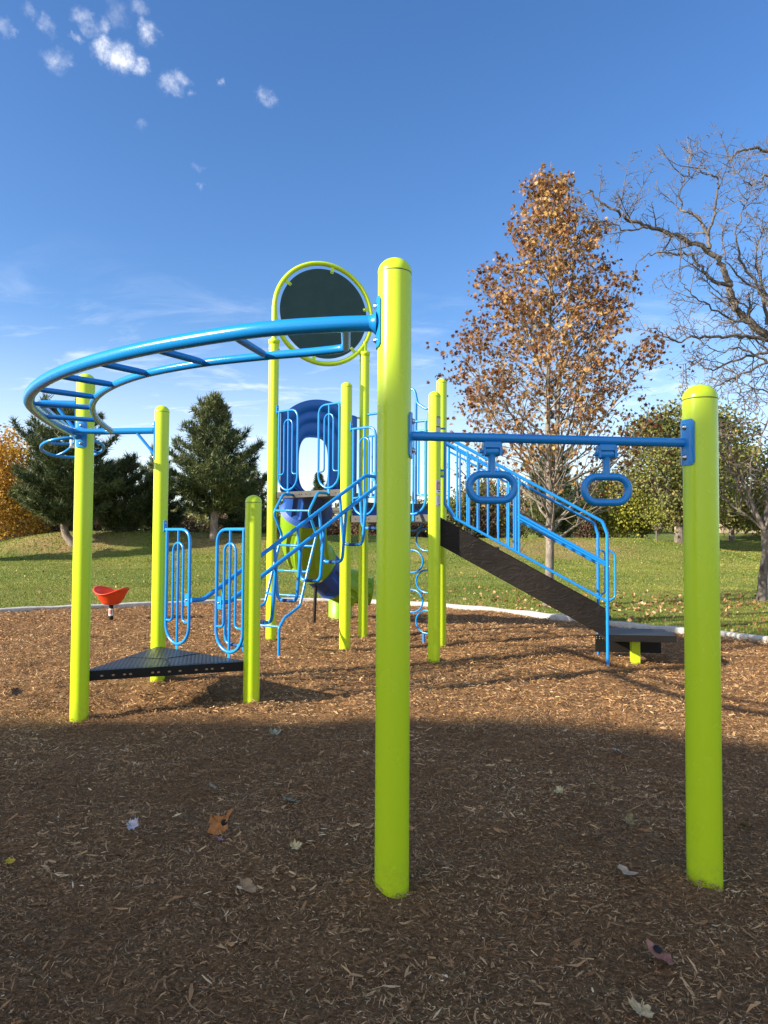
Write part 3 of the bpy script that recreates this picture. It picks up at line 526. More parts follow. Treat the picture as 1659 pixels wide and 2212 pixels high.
# straight overhead bar with two hand grips between the big posts
ZB = 1.66
d = (PR-PK).normalized(); br = MB(); p0 = PK+d*(RP+.004)+Vector((0, 0, ZB)); p1 = PR-d*(RP+.004)+Vector((0, 0, ZB-.012)); br.tube([p0, p1], .0175, 20, 0); bar = br.build('overhead_bar', M['blue'], play)
plate(bar, PK, (1, .0, 0), ZB-.085, ZB+.085); plate(bar, PR, (-1, -.25, 0), ZB-.10, ZB+.075)
for u in (1064, 1318):
    f_ = ((u-829.5)/1534.*p0.y-p0.x)/(p1.x-p0.x); c = p0.lerp(p1, f_)+Vector((0, 0, 0)); g = MB()
    g.box(c+Vector((0, 0, -.028)), d, .034, .022, .012, m=0, bev=.006); g.box(c+Vector((-.03, 0, -.045)), d, .005, .022, .022, m=0, bev=.004); g.box(c+Vector((.03, 0, -.045)), d, .005, .022, .022, m=0, bev=.004)
    g.lathe(c+Vector((-.024, 0, -.052)), [(.019, 0), (.0195, .002), (.0195, .046), (.019, .048)], 18, 0, (1, 0, 0)); g.tube([c+Vector((-.045, 0, -.052)), c+Vector((.045, 0, -.052))], .0075, 8, 0)
    zc = c.z-.187; g.tube([c+Vector((0, 0, -.062)), c+Vector((0, 0, -.08)), Vector((c.x, c.y, zc+.052))], [.017, .0135, .0145], 14, 0)
    wd, hh = .086, .049; pts = []
    for i in range(49):
        q = 2*PI*i/48; cx_ = (wd-hh)*(1 if math.cos(q) > 0 else -1) if abs(math.cos(q)) > 1e-9 else 0
        pts.append(Vector((c.x, c.y, zc))+d*(cx_+hh*math.cos(q))+Vector((0, 0, hh*math.sin(q))))
    g.tube(pts, .0143, 14, 0, False); g.build('hand_grip', M['blue'], bar)

# decks
def tri_deck(P, z, th=.065, name='deck', inset=.0, top='deck', edge='edge', holes=True, hm='dark'):
    c = (P[0]+P[1]+P[2])/3; b_ = MB(); Q = [p+(c-p).normalized()*inset for p in P]; Q = [Vector((q.x, q.y)) for q in Q]
    b_.prism([(q.x, q.y) for q in Q], z-th, z, 1)
    b_.m = [0 if i == 1 else 1 for i in range(len(b_.m))]
    h = MB()
    if holes:
        for i in range(3):
            a, e = Q[i], Q[(i+1) % 3]; dd = (e-a); L = dd.length; dd.normalize(); nn = Vector((dd.y, -dd.x)); 
            if nn.dot(Vector((c.x, c.y))-a) > 0: nn = -nn
            k = max(int(L/.075), 3)
            for j in range(k):
                if j % 5 == 4: continue
                s_ = .14+(L-.28)*j/(k-1)+.012*((j*7) % 3-1); p = a+dd*s_; vs = []; hw, hh = .011, .007
                for q in range(10): an = 2*PI*q/10; vs.append(Vector((p.x, p.y, z-th/2-.004))+Vector((dd.x, dd.y, 0))*hw*math.cos(an)+Vector((0, 0, hh*math.sin(an)))+Vector((nn.x, nn.y, 0))*.0012)
                h.add(vs, [list(range(10))], 0, False)
        b_.add(h.v, h.f, 2, False)
    return b_.build(name, [M[top], M[edge], M[hm], M['bolt']], play, None)
dl = tri_deck([PA, PC, PB], .305, .07, 'landing_platform', .02, 'deck', 'black', hm='slot')
c = (PA+PC+PB)/3
for p in (PA, PB, PC):
    sm2 = MB(); e = (PA+PC+PB-p)/2; a0 = c.lerp(e, .05); a1 = c.lerp(e, .93); sm2.box(((a0+a1)/2)+Vector((0, 0, .3065)), (a1-a0), (a1-a0).length/2, .007, .0022); sm2.build('deck_seam', M['black'], dl)
tri_deck([PD, PF, PE], 1.83, .075, 'deck', .01); tri_deck([PF, PH, PE], 1.68, .075, 'deck', .012); tri_deck([PF, PG, PH], 1.52, .075, 'deck', .014)
fh = (PH-PF).normalized(); kk = MB(); kk.box((PF+PH)/2+Vector((0, 0, 1.565))-Vector((-fh.y, fh.x, 0))*.012, fh, .53, .006, .042, m=0, bev=.006); kk.build('kick_board', M['bluepl'], play)
fe = (PE-PF).normalized(); kk = MB(); kk.box((PF+PE)/2+Vector((0, 0, 1.718)), fe, .53, .006, .034, m=0, bev=.006); kk.build('kick_board', M['bluepl'], play)

# paperclip barriers
def clip(post_p, to_p, ztop, bracket=None):
    e = (to_p-post_p).normalized(); out = Vector((e.y, -e.x, 0)); up = Vector((0, 0, 1)); off = Vector((0, 0, 0))
    def P(x, z): return Vector((post_p.x, post_p.y, 0))+e*x+up*z
    zb = ztop-.985; x0, x1 = .108, .435; rt = .0138; xm = (x0+x1)/2; rb = (x1-x0)/2
    b_ = MB(); pts = fillet([P(RP+.002, ztop), P(x1, ztop), P(x1, zb+rb)], [0, .125, 0], 10)+[P(xm+rb*math.cos(q), zb+rb-rb*math.sin(q)) for q in [i*PI/16 for i in range(1, 16)]]+[P(x0, zb+rb), P(x0, ztop-.005)]
    b_.tube(pts, rt, 12, 0)
    b_.box(P(xm, zb-.03), e, .016, .004, .042, m=0, bev=.004); o = b_.build('barrier', M['blue'], play)
    c = MB(); c.tube([P(xm, ztop-.008), P(xm, zb+.005)], .0112, 10, 0); c.build('bar', M['blue'], o)
    i_ = MB(); ri = .071; zt = ztop-.185
    pts = fillet([P(x0+.004, zb+.195), P(xm-ri, zb+.195), P(xm-ri, zb+.30)], [0, .05, 0], 6)+[P(xm-ri*math.cos(q), zt+ri*math.sin(q)) for q in [i*PI/14 for i in range(0, 15)]]+fillet([P(xm+ri, zb+.30), P(xm+ri, zb+.195), P(x1-.004, zb+.195)], [0, .05, 0], 6)
    i_.tube(pts, .0105, 10, 0); i_.build('loop', M['blue'], o)
    mt = MB(); mt.box(P(RP+.012, ztop+.03), e, .006, .018, .05, m=0, bev=.004); mt.bolt(P(RP+.018, ztop+.055), e, .008); mt.build('mounting_plate', [M['blue'], M['bolt']], o)
    if bracket:
        k = MB(); k.box(P(x1-.033, bracket), e, .028, .003, .052, m=0, bev=.003); k.bolt(P(x1-.033, bracket)+out*(.003 if out.y < 0 else -.003), out if out.y < 0 else -out, .009); k.build('rail_bracket', [M['blue'], M['bolt']], o)
    return o
clip(PB, PC, 1.335, .735); clip(PC, PB, 1.335, .735)
clip(PD, PF, 2.835); clip(PF, PD, 2.835)
clip(PF, PG, 2.51, 1.95); clip(PG, PF, 2.51, 1.95)

# stirrup bridge
BCd = (PC-PB).normalized(); FGd = (PG-PF).normalized()
S1, S2 = PB+BCd*.455, PB+BCd*.795; E1, E2 = PF+FGd*.425, PF+FGd*.795
def rail_pt(S, E, t_):
    z = .735+(1.95-.735)*min(max((t_-.055)/.88, 0), 1); p = S.lerp(E, t_); return Vector((p.x, p.y, z))
bridge = None
for S, E in ((S1, E1), (S2, E2)):
    b_ = MB(); pts = fillet([rail_pt(S, E, 0), rail_pt(S, E, .055), rail_pt(S, E, .935), rail_pt(S, E, 1)], .12, 8); b_.tube(pts, .0195, 14, 0)
    if bridge is None: bridge = b_.build('step_bridge', M['blue'], play)
    else: b_.build('rail', M['blue'], bridge)
for t_ in (.14, .265, .39, .515, .64, .765, .89):
    a, c = rail_pt(S1, E1, t_), rail_pt(S2, E2, t_); bz = a.z-.515; q = .10; fw = (E1-S1).normalized()*.0
    l0 = a.lerp(c, .14); l1 = a.lerp(c, .86); l0.z = l1.z = bz; b_ = MB(); b_.tube(fillet([a, l0, l1, c], .075, 8), .0158, 12, 0); s_ = b_.build('stirrup', M['blue'], bridge)
    tp = MB(); u0, u1 = l0.lerp(l1, .34), l0.lerp(l1, .66); tp.tube([u0, u1], .0166, 12, 0, False); tp.build('grip_tape', M['tape'], s_)

# zigzag ladder at the high deck
DFd = (PD-PF).normalized(); on = Vector((-.615, -.788, 0)); prof = [(0, 1.79), (.15, 1.79), (.30, 1.56), (.165, 1.30), (.30, .90), (.425, .50), (.66, .39), (.74, .29), (.74, -.1)]
rl = []
for tt in (.30, .87):
    b0 = PF+DFd*tt; pts = fillet([b0+on*s_+Vector((0, 0, z)) for s_, z in prof], .07, 6); b_ = MB(); b_.tube(pts, .0165, 12, 0); rl.append(pts)
    if tt == .30: zig = b_.build('zigzag_ladder', M['blue'], play)
    else: b_.build('side_rail', M['blue'], zig)
for (s_, z) in ((.285, 1.585), (.205, 1.18), (.305, .89), (.385, .62), (.73, .31)):
    a = PF+DFd*.87+on*s_+Vector((0, 0, z)); c = PF+DFd*.30+on*s_+Vector((0, 0, z-.01)); b_ = MB()
    b_.tube(fillet([a, a.lerp(c, .12)+on*.07, a.lerp(c, .5)+on*.07, c], .05, 6), .0135, 10, 0); b_.build('rung', M['blue'], zig)

# slide hood
HC = (PD+PE)/2+DE*.0; zb = 1.83
def hoodpt(x, z, dpt): return HC+DE*x+Vector((0, 0, zb+z))-DEn*dpt
def outer(a):                          # a angle from -90 (bottom) around
    c, s_ = math.cos(a), math.sin(a); cz_ = .66
    k = 1e9
    for (nx_, nz_, d_) in ((1, 0, .505), (-1, 0, .505), (0, -1, .66)):
        q = c*nx_+s_*nz_
        if q > 1e-6: k = min(k, d_/q)
    # arch on top: circle radius .60 centred .05 below
    B = s_*(.07); R2 = .625; k2 = -B+math.sqrt(B*B+R2*R2-.0049); 
    if s_ > 0: 
        x_ = k2*c
        if abs(x_) <= .44: k = min(k, k2)
        else:
            k = min(k, .38/s_ if .38/s_ > 0 and abs(.38/s_*c) >= .40 else k2, k)
    return c*k, cz_+s_*k
def inner(a):
    c, s_ = math.cos(a), math.sin(a); w_, h_ = .205, .36; n_ = 3.2; k = 1/((abs(c)/w_)**n_+(abs(s_)/h_)**n_)**(1/n_); return -.05+c*k, .38+s_*k
fr_ = [(0, .10), (.02, .13), (.06, .12), (.30, .06), (.33, .075), (.40, .075), (.43, .05), (.62, .035), (.65, .05), (.70, .05), (.73, .02), (.97, .0), (1., .015), (1., .07)]
hd = MB(); na = 120; vs = []
for (f_, dp) in fr_:
    for i in range(na):
        a_ = 2*PI*i/na-PI/2; xo, zo = outer(a_); xi, zi = inner(a_); vs.append(hoodpt(xi+(xo-xi)*f_, zi+(zo-zi)*f_, dp-.03))
k = len(fr_); hd.add(vs, [[i*na+j, i*na+(j+1) % na, (i+1)*na+(j+1) % na, (i+1)*na+j] for i in range(k-1) for j in range(na)], 0, True)
vs = []
for (f_, dp) in ((1., .07), (0, .17), (0, .10)):
    for i in range(na):
        a_ = 2*PI*i/na-PI/2; xo, zo = outer(a_); xi, zi = inner(a_); vs.append(hoodpt(xi+(xo-xi)*f_, zi+(zo-zi)*f_, dp-.03))
hd.add(vs, [[i*na+j, i*na+(j+1) % na, (i+1)*na+(j+1) % na, (i+1)*na+j] for i in range(2) for j in range(na)], 0, True)
hood = hd.build('slide_hood', M['navy'], play)
vt = MB(); vs = []
for i in range(24): q = 2*PI*i/24; vs.append(hoodpt(-.03+.14*math.cos(q), .80+.028*math.sin(q)+(.018 if True else 0), .035))
br_ = MB()
for sx_ in (-1, 1):
    br_ = MB(); br_.tube([hoodpt(sx_*.48, 1.02, .02), hoodpt(sx_*(.61-RP), 1.02, .02)], .012, 10, 0); br_.build('hood_bracket', M['lime'], hood)
br_ = MB()
br_.tube([hoodpt(-.25, .775, .2), hoodpt(.2, .775, .2)], .012, 10, 0); br_.build('hood_handle', M['lime'], hood)
# tube slide
sp = [(-.93, 9.14, 2.10), (-1.05, 9.6, 1.70), (-1.13, 9.98, 1.34), (-1.10, 10.38, 1.02), (-.93, 10.78, .78), (-.72, 11.06, .58), (-.46, 11.2, .46), (-.2, 11.25, .42)]
def cr(P, k=10):
    P = [Vector(p) for p in P]; P = [P[0]*2-P[1]]+P+[P[-1]*2-P[-2]]; out = []
    for i in range(1, len(P)-2):
        for j in range(k):
            s_ = j/k; p0, p1, p2, p3 = P[i-1:i+3]; out.append(.5*((2*p1)+(-p0+p2)*s_+(2*p0-5*p1+4*p2-p3)*s_**2+(-p0+3*p1-3*p2+p3)*s_**3))
    return out+[P[-2]]
path = cr(sp); segs = [(0, 12, 'bluepl', .345), (11, 36, 'green', .325), (36, 49, 'bluepl', .305), (49, 61, 'green', .29), (61, 71, 'green', .21)]
slide = None
for (i0, i1, mt, Rr) in segs:
    pts = path[i0:i1]; b_ = MB(); n_ = 56; vs = []; k = len(pts); a = None
    for i, p in enumerate(pts):
        g = i0+i; T = (path[min(g+1, len(path)-1)]-path[max(g-1, 0)]).normalized(); a = T.cross(Vector((0, 0, 1))).normalized(); c = T.cross(a); fr2 = i/(k-1)
        for j in range(n_):
            q = 2*PI*j/n_; rr = Rr*(1-.10*fr2*(1 if mt == 'bluepl' and i0 == 0 else 0)); 
            if i in (0, k-1): rr = Rr+.018
            elif .18 < fr2 < .82 and (j % 8) in (2, 3, 4): rr -= .028
            vs.append(p+(a*math.cos(q)+c*math.sin(q))*rr)
    b_.add(vs, [[i*n_+j, i*n_+(j+1) % n_, (i+1)*n_+(j+1) % n_, (i+1)*n_+j] for i in range(k-1) for j in range(n_) if i0 or j < n_//2+1 or j > n_-3], 0, False)
    if slide is None: slide = b_.build('tube_slide', M[mt], play)
    else: b_.build('tube_section', M[mt], slide)
pc = MB(); pc.lathe((-.69, 11.42, 0), [(.19, -.1), (.19, .32), (.17, .33), (0, .33)], 32, 0); pc.build('slide_pedestal', M['green'], play)
pp = MB(); pp.tube([(-1.03, 10.58, -.1), (-1.0, 10.62, .9)], .024, 12, 0); pp.build('slide_support', M['black'], play)
# arched climber entrance at the back right edge + ring climber
EHd = (PH-PE).normalized(); Ln = (PH-PE).length
def Q(s_, z): return PE+EHd*s_+Vector((0, 0, z))
ar = MB(); ar.tube(fillet([Q(RP, 2.89), Q(.24, 2.89), Q(.36, 2.95), Q(.40, 3.12), Q(.61, 3.2), Q(Ln-.40, 3.12), Q(Ln-.36, 2.95), Q(Ln-.24, 2.87), Q(Ln-RP, 2.87)], .09, 6), .0165, 12, 0); arch = ar.build('climber_arch', M['blue'], play)
for s_, z in ((.38, 2.96), (Ln-.38, 2.96)):
    b_ = MB(); b_.tube([Q(s_, z), Q(s_, 1.66)], .0165, 12, 0); b_.build('arch_post', M['blue'], arch)
for s_ in (.14, .24, Ln-.24, Ln-.14):
    b_ = MB(); b_.tube([Q(s_, 2.6), Q(s_, 1.80)], .0105, 10, 0); b_.build('bar', M['blue'], arch)
for s0_, s1_ in ((RP, .38), (Ln-.38, Ln-RP)):
    for z in (2.6, 1.80): b_ = MB(); b_.tube([Q(s0_, z), Q(s1_, z)], .0125, 10, 0); b_.build('bar', M['blue'], arch)
out = Vector((-EHd.y, EHd.x, 0)); 
if out.y < 0: out = -out
rc = None; Rr = .163; bs = PE+EHd*.66+out*.22; col0 = [(1.50, 1), (1.25, 0), (.98, 1), (.735, 0), (.485, 1), (.235, 0)]
for ci, off in enumerate((.0, -.185, -.37)):
    for (z, par) in col0:
        if par != (ci % 2): continue
        p = Vector((.536+off*.77/.79, 8.80-off*.0+(.61*-off*.9), z)); b_ = MB()
        b_.tube([p+EHd*Rr*math.cos(q)+Vector((0, 0, Rr*.86*math.sin(q))) for q in [2*PI*i/32 for i in range(33)]], .0115, 8, 0, False)
        if rc is None: rc = b_.build('ring_climber', M['blue'], play)
        else: b_.build('ring', M['blue'], rc)
b_ = MB(); b_.tube([(.50, 8.82, .10), (.50, 8.82, -.1)], .016, 10, 0); b_.build('climber_foot', M['blue'], rc)

# stairway
SD = Vector((math.cos(math.radians(-8)), math.sin(math.radians(-8)), 0)); SN = Vector((-SD.y, SD.x, 0)); GH = (PG+PH)/2
s0n, s0f = GH-SN*.30+SD*.0, GH+SN*.30; s0n = Vector((.545, 7.47, 0)); SD = Vector((.9887, -.15, 0)); SN = Vector((.15, .9887, 0)); s0f = s0n+SN*.58; SL = .545
stairs = None
def szt(t_): return 1.51-SL*t_
for off in (0, .58):
    b_ = MB(); o0 = s0n+SN*off; n_ = 24; vs = []
    for i in range(n_+1):
        t_ = 1.72*i/n_; zt_, zb_ = szt(t_), szt(t_)-.29
        for (dn, z) in ((-.012, zt_-.006), (-.008, zt_), (.02, zt_), (.02, zb_), (-.008, zb_), (-.012, zb_+.006)): vs.append(o0+SD*t_+SN*(dn if off == 0 else dn)+Vector((0, 0, z)))
    b_.add(vs, [[i*6+j, i*6+(j+1) % 6, (i+1)*6+(j+1) % 6, (i+1)*6+j] for i in range(n_) for j in range(6)]+[list(range(6))[::-1], list(range(n_*6, n_*6+6))], 0, False)
    if stairs is None: stairs = b_.build('stairway', M['vinyl'], play)
    else: b_.build('stringer', M['vinyl'], stairs)
for k in range(6):
    t_ = .12+k*.28; z = 1.33-k*.172; b_ = MB(); b_.box(s0n+SN*.29+SD*(t_+.10)+Vector((0, 0, z)), SD, .16, .265, .02, m=0); b_.build('tread', M['deck'], stairs)
for off in (-.035, .60):
    o0 = s0n+SN*off
    def S(t_, dz): return o0+SD*t_+Vector((0, 0, szt(t_)+dz))
    t0, tm, te = .10, .862, 1.735; b_ = MB()
    low = fillet([S(t0, .86), S(t0, .17), S(t0+.09, .082), S(te, .078)], .08, 6); b_.tube(low, .0145, 12, 0)
    hr = b_.build('stair_railing', M['blue'], stairs) if False else b_.build('railing', M['blue'], stairs)
    b_ = MB(); top = fillet([S(t0-.035, .885), S(te-.045, .86), S(te, .76), Vector((S(te, 0).x, S(te, 0).y, -.12))], .07, 8); b_.tube(top, .0165, 12, 0); b_.build('handrail', M['blue'], stairs); b_ = MB(); b_.tube([S(t0, .80), S(te-.9, .80)], .011, 10, 0)
    b_.build('handrail', M['blue'], stairs)
    for t_ in [t0+.02+(tm-t0-.02)*k/7 for k in range(1, 8)]+[tm-.035]:
        b_ = MB(); b_.tube([S(t_, .85), S(t_, .08)], .0108, 10, 0); b_.build('picket', M['blue'], stairs)
    b_ = MB(); b_.tube([S(tm, .475), S(te, .46)], .0145, 12, 0); b_.build('mid_rail', M['blue'], stairs); b_ = MB(); b_.tube([S(tm, .44), S(te, .435)], .0125, 10, 0); b_.build('mid_rail', M['blue'], stairs)
    pz = S(te, 0); b_ = MB(); X0 = Vector((pz.x, pz.y, 0)); b_.tube(fillet([X0+Vector((0, 0, 1.16)), X0+SD*.075+Vector((0, 0, 1.13)), X0+SD*.075+Vector((0, 0, .69)), X0+Vector((0, 0, .64))], .05, 8), .0105, 10, 0); b_.build('hand_loop', M['blue'], stairs)
for off in (-.015,):
    for z in (2.42, 1.98, 1.92): b_ = MB(); b_.tube([PG+Vector((RP, .03, z)), s0n+SN*(-.035)+SD*.10+Vector((0, 0, z))], .010, 8, 0); b_.build('railing_bracket', M['blue'], stairs)
# transfer platform at the stair foot
TP = Vector((2.27, 7.16, 0)); b_ = MB(); qd = [(2.24, 7.17), (2.915, 7.10), (2.995, 7.64), (2.32, 7.72)]
b_.prism(qd, .245, .312, 1); b_.m = [0 if i == 1 else 1 for i in range(len(b_.m))]
h = MB(); e1 = Vector((.675, -.07, 0)).normalized(); nn = Vector((-.1, -.99, 0))
for s_, mm_ in ((.10, 1), (.14, 0), (.34, 0), (.58, 0), (.615, 1), (.65, 0)):
    p = Vector((2.24, 7.17, .283))+e1*s_+nn*.0012; h.add([p+e1*.011*math.cos(q)+Vector((0, 0, .007*math.sin(q))) for q in [2*PI*i/12 for i in range(12)]], [list(range(12))], mm_, False)
b_.add(h.v, h.f, 2, False); tp_ = b_.build('transfer_step', [M['deck'], M['black'], M['dark']], play)
b_ = MB(); b_.prism([(2.574, 7.40), (2.659, 7.392), (2.668, 7.475), (2.583, 7.483)], -.12, .246, 0); b_.build('leg', M['lime'], tp_)
b_ = MB(); b_.prism([(2.30, 7.74), (2.98, 7.66), (2.985, 7.69), (2.305, 7.77)], .05, .236, 0)
h = MB()
for r_ in range(2):
    for k in range(22):
        p = Vector((2.31+.66*k/21, 7.739-.08*k/21-.0035, .215-.02*r_)); h.add([p+Vector((.0048*math.cos(q), 0, .0048*math.sin(q))) for q in [2*PI*i/8 for i in range(8)]], [list(range(8))], 0, False)
b_.add(h.v, h.f, 1, False); b_.build('skirt', [M['black'], M['greyl']], tp_)

# suspended hand wheel behind the left post
HB = Vector((-2.85, 6.44, 2.22)); b_ = MB(); b_.tube(fillet([PA+Vector((-RP-.005, .0, 2.225)), Vector((-2.50, 5.09, 2.225)), HB, PB+Vector((-RP-.005, 0, 2.22))], [0, .09, .07, 0], 8), .029, 16, 0)
fr3 = b_.build('wheel_frame', M['blue'], play)
b_ = MB(); b_.tube([Vector((-2.36, 5.10, 2.20)), PA+Vector((-RP, 0, 2.03))], .0125, 10, 0); b_.build('brace', M['blue'], fr3); b_ = MB(); b_.tube([Vector((-2.22, 6.345, 2.20)), PB+Vector((-RP, 0, 2.01))], .0125, 10, 0); b_.build('brace', M['blue'], fr3)
plate(fr3, PA, (-1, 0, 0), 1.95, 2.30); plate(fr3, PB, (-1, -.2, 0), 1.95, 2.30)
hw = MB(); ax = Matrix.Rotation(math.radians(-11), 3, 'X') @ Matrix.Rotation(math.radians(-8), 3, 'Y'); wc = Vector((-2.84, 6.45, 2.075)); Rw = .262
hw.tube([wc+ax @ Vector((Rw*math.cos(q), Rw*math.sin(q), 0)) for q in [2*PI*i/48 for i in range(49)]], .0145, 12, 0, False)
wh = hw.build('hand_wheel', M['blue'], play)
for k in range(4):
    a_ = k*PI/2+.5; b_ = MB(); b_.tube([wc+ax @ Vector((Rw*f_*math.cos(a_+.5*f_), Rw*f_*math.sin(a_+.5*f_), .045*(1-f_))) for f_ in (.0, .2, .4, .6, .8, 1.)], .0115, 10, 0); b_.build('spoke', M['blue'], wh)
b_ = MB(); b_.tube([wc, wc+Vector((0, 0, .16))], .03, 14, 0); b_.build('hub', M['bolt'], wh)

# stickers on the label post
def sticker(parent, p, a0, a1, z0, z1, mat, r=RP+.0011, name='label'):
    b_ = MB(); k = 7; vs = []
    for z in (z0, z1):
        for j in range(k): a_ = math.radians(a0+(a1-a0)*j/(k-1)); vs.append((p.x+r*math.cos(a_), p.y+r*math.sin(a_), z))
    b_.add(vs, [[j, j+1, k+j+1, k+j] for j in range(k-1)], 0, True); return b_
def sticker_set(post_o, p, a0, a1, z0, z1, bgm, items):
    b_ = sticker(post_o, p, a0, a1, z0, z1, bgm); mats = [M[bgm], M['red'], M['ink'], M['white'], M['greyl']]
    for (fa0, fa1, fz0, fz1, mi, lay) in items:
        q = sticker(post_o, p, a0+(a1-a0)*fa0, a0+(a1-a0)*fa1, z0+(z1-z0)*fz0, z0+(z1-z0)*fz1, bgm, RP+.0011+.0006*lay); b_.add(q.v, q.f, mi, True)
    return b_.build('sticker', mats, post_o)
def zg(v): return top_of(PG, v, 945)
lines = [(.2, .85, .30+.06*i, .33+.06*i, 3, 2) for i in range(9)]
sticker_set(oG, PG, -82, -12, zg(1066), zg(1038), 'white', [(.12, .88, .25, .84, 1, 1)]+[(.2, .8, .32+.075*i, .35+.075*i, 3, 2) for i in range(6)]+[(.1, .9, .90, .95, 2, 1), (.3, .8, .10, .17, 2, 1)])
sticker_set(oG, PG, -82, -12, zg(1094), zg(1070), 'white', [(.25, .8, .88, .95, 2, 1)]+[(.2, .8, .30+.08*i, .325+.08*i, 2, 1) for i in range(7)]+[(.35, .75, .14, .22, 2, 1), (.08, .92, .02, .06, 2, 1)])
sticker_set(oG, PG, -76, -12, zg(919), zg(901), 'greyl', [(.08, .95, .88, .97, 2, 1)]+[(.15, .9, .12+.13*i, .16+.13*i, 3, 1) for i in range(5)])
sticker_set(oG, PG, -80, -12, zg(936), zg(922), 'greyl', [(.0, 1, .86, 1., 2, 1)]+[(.15, .9, .12+.16*i, .17+.16*i, 3, 1) for i in range(4)])

# orange spinner bowl
SB = Vector((-4.20, 11.0, 0)); spn = thing('spinner_seat', 'orange red plastic spinning bowl seat on a short black pole', 'spinner seat', SB)
b_ = MB(); nr_ = 48; prof2 = [(.0, .215), (.10, .217), (.13, .235), (.155, .27), (.175, .30), (.198, .34), (.222, .385), (.236, .415), (.252, .425), (.258, .435), (.25, .447), (.232, .445), (.215, .41), (.19, .35), (.15, .29), (.10, .26), (0, .25)]; vs = []
for (r, h_) in prof2:
    for j in range(nr_):
        q = 2*PI*j/nr_; wv = .045*math.sin(2*q+2.2)*max((h_-.30)/.15, 0)+.012*math.sin(q)*max((h_-.30)/.15, 0); rr = r*(1+.07*math.cos(2*q+.3)*min(r/.2, 1)); stp = .004*math.sin(h_*110) if h_ < .40 and r > .1 else 0
        vs.append(SB+Vector(((rr+stp)*math.cos(q), (rr+stp)*math.sin(q), h_+wv)))
b_.add(vs, [[i*nr_+j, i*nr_+(j+1) % nr_, (i+1)*nr_+(j+1) % nr_, (i+1)*nr_+j] for i in range(len(prof2)-1) for j in range(nr_)], 0, True); b_.build('bowl', M['orange'], spn)
b_ = MB(); b_.lathe(SB, [(.034, -.1), (.034, .22)], 24, 0); po = b_.build('pole', M['black'], spn)
b_ = sticker(po, SB, -150, -20, .045, .155, 'white', .0352); q = sticker(po, SB, -125, -45, .075, .135, 'white', .0358); b_.add(q.v, q.f, 1, True)
for i in range(4): q = sticker(po, SB, -115, -55, .083+i*.013, .086+i*.013, 'white', .0363); b_.add(q.v, q.f, 0, True)
q = sticker(po, SB, -110, -50, .056, .062, 'white', .0358); b_.add(q.v, q.f, 2, True); b_.build('sticker', [M['white'], M['red'], M['ink']], po)

# ---------------------------------------------------------------- vegetation
def grow(mb, tips, p, d, L, r, lvl, rng, cfg, seg=None):
    n = max(3, int(L/(cfg['seg'][min(lvl, len(cfg['seg'])-1)]))); pts = [p.copy()]; rr = [r]; dd = d.normalized(); wob = cfg['wob'][min(lvl, len(cfg['wob'])-1)]
    for i in range(n):
        dd = (dd+Vector((rng.gauss(0, wob), rng.gauss(0, wob), rng.gauss(0, wob)+cfg['up']*(1 if lvl < 2 else .4)))).normalized(); pts.append(pts[-1]+dd*(L/n)); rr.append(r*(1-.72*(i+1)/n))
    mb.tube(pts, rr, 7 if lvl == 0 else (5 if lvl == 1 else 3), 0, False)
    if lvl >= cfg['leaf_from']:
        for i in range(1, len(pts)): tips.append((pts[i], lvl))
    if lvl < cfg['max']:
        k = cfg['kids'][lvl]
        for j in range(k):
            f_ = cfg['start']+(1-cfg['start'])*(j+rng.random()*.8)/k; i = min(int(f_*n), n-1); q = pts[i].lerp(pts[i+1], f_*n-i if f_*n-i < 1 else 1); T = (pts[i+1]-pts[i]).normalized()
            ax = T.orthogonal(); ax.rotate(Matrix.Rotation(rng.random()*2*PI, 3, T)); nd = T.copy(); nd.rotate(Matrix.Rotation(math.radians(rng.uniform(*cfg['ang'])), 3, ax))
            grow(mb, tips, q, nd, L*cfg['ratio']*(1.15-.6*f_)*rng.uniform(.7, 1.25), max(rr[i]*cfg['rr'], cfg['rmin']), lvl+1, rng, cfg)
def tree_root(name, label, cat, loc, group=None): return thing(name, label, cat, loc, group)

# the plane tree by the kerb
import random as _r
rng = _r.Random(3); TB = Vector((3.04, 13.15, 0)); syc = tree_root('plane_tree', 'young tree with thin rust brown and yellow leaves and pale trunk behind the stair railing', 'tree', TB)
mb = MB(); tips = []
def trk(z): return TB+Vector((.03*math.sin(z*1.3)+.02*z*.3, .03*math.cos(z*1.1), z))
zs = [-.1, 0, .1, .3, .8, 1.4, 2, 2.6, 3.3, 4.0, 4.8, 5.6, 6.4, 7.1, 7.7, 8.1]
mb.tube([trk(z) for z in zs], [.14, .11, .095, .085, .08, .075, .068, .056, .048, .042, .035, .028, .021, .014, .009, .004], 12, 0, False)
l2 = [trk(1.75), trk(2.2)+Vector((.13, 0, 0)), trk(3)+Vector((.17, .03, 0)), trk(4.2)+Vector((.22, .05, 0)), trk(5.4)+Vector((.32, 0, 0)), trk(6.6)+Vector((.45, 0, 0)), trk(7.3)+Vector((.5, 0, 0))]
mb.tube(l2, [.055, .05, .043, .034, .024, .013, .005], 8, 0, False)
cfg = dict(seg=[.22, .16, .12], wob=[.06, .10, .15], up=.03, leaf_from=0, max=2, kids=[9, 4, 0], start=.22, ang=(24, 52), ratio=.42, rr=.55, rmin=.0035)
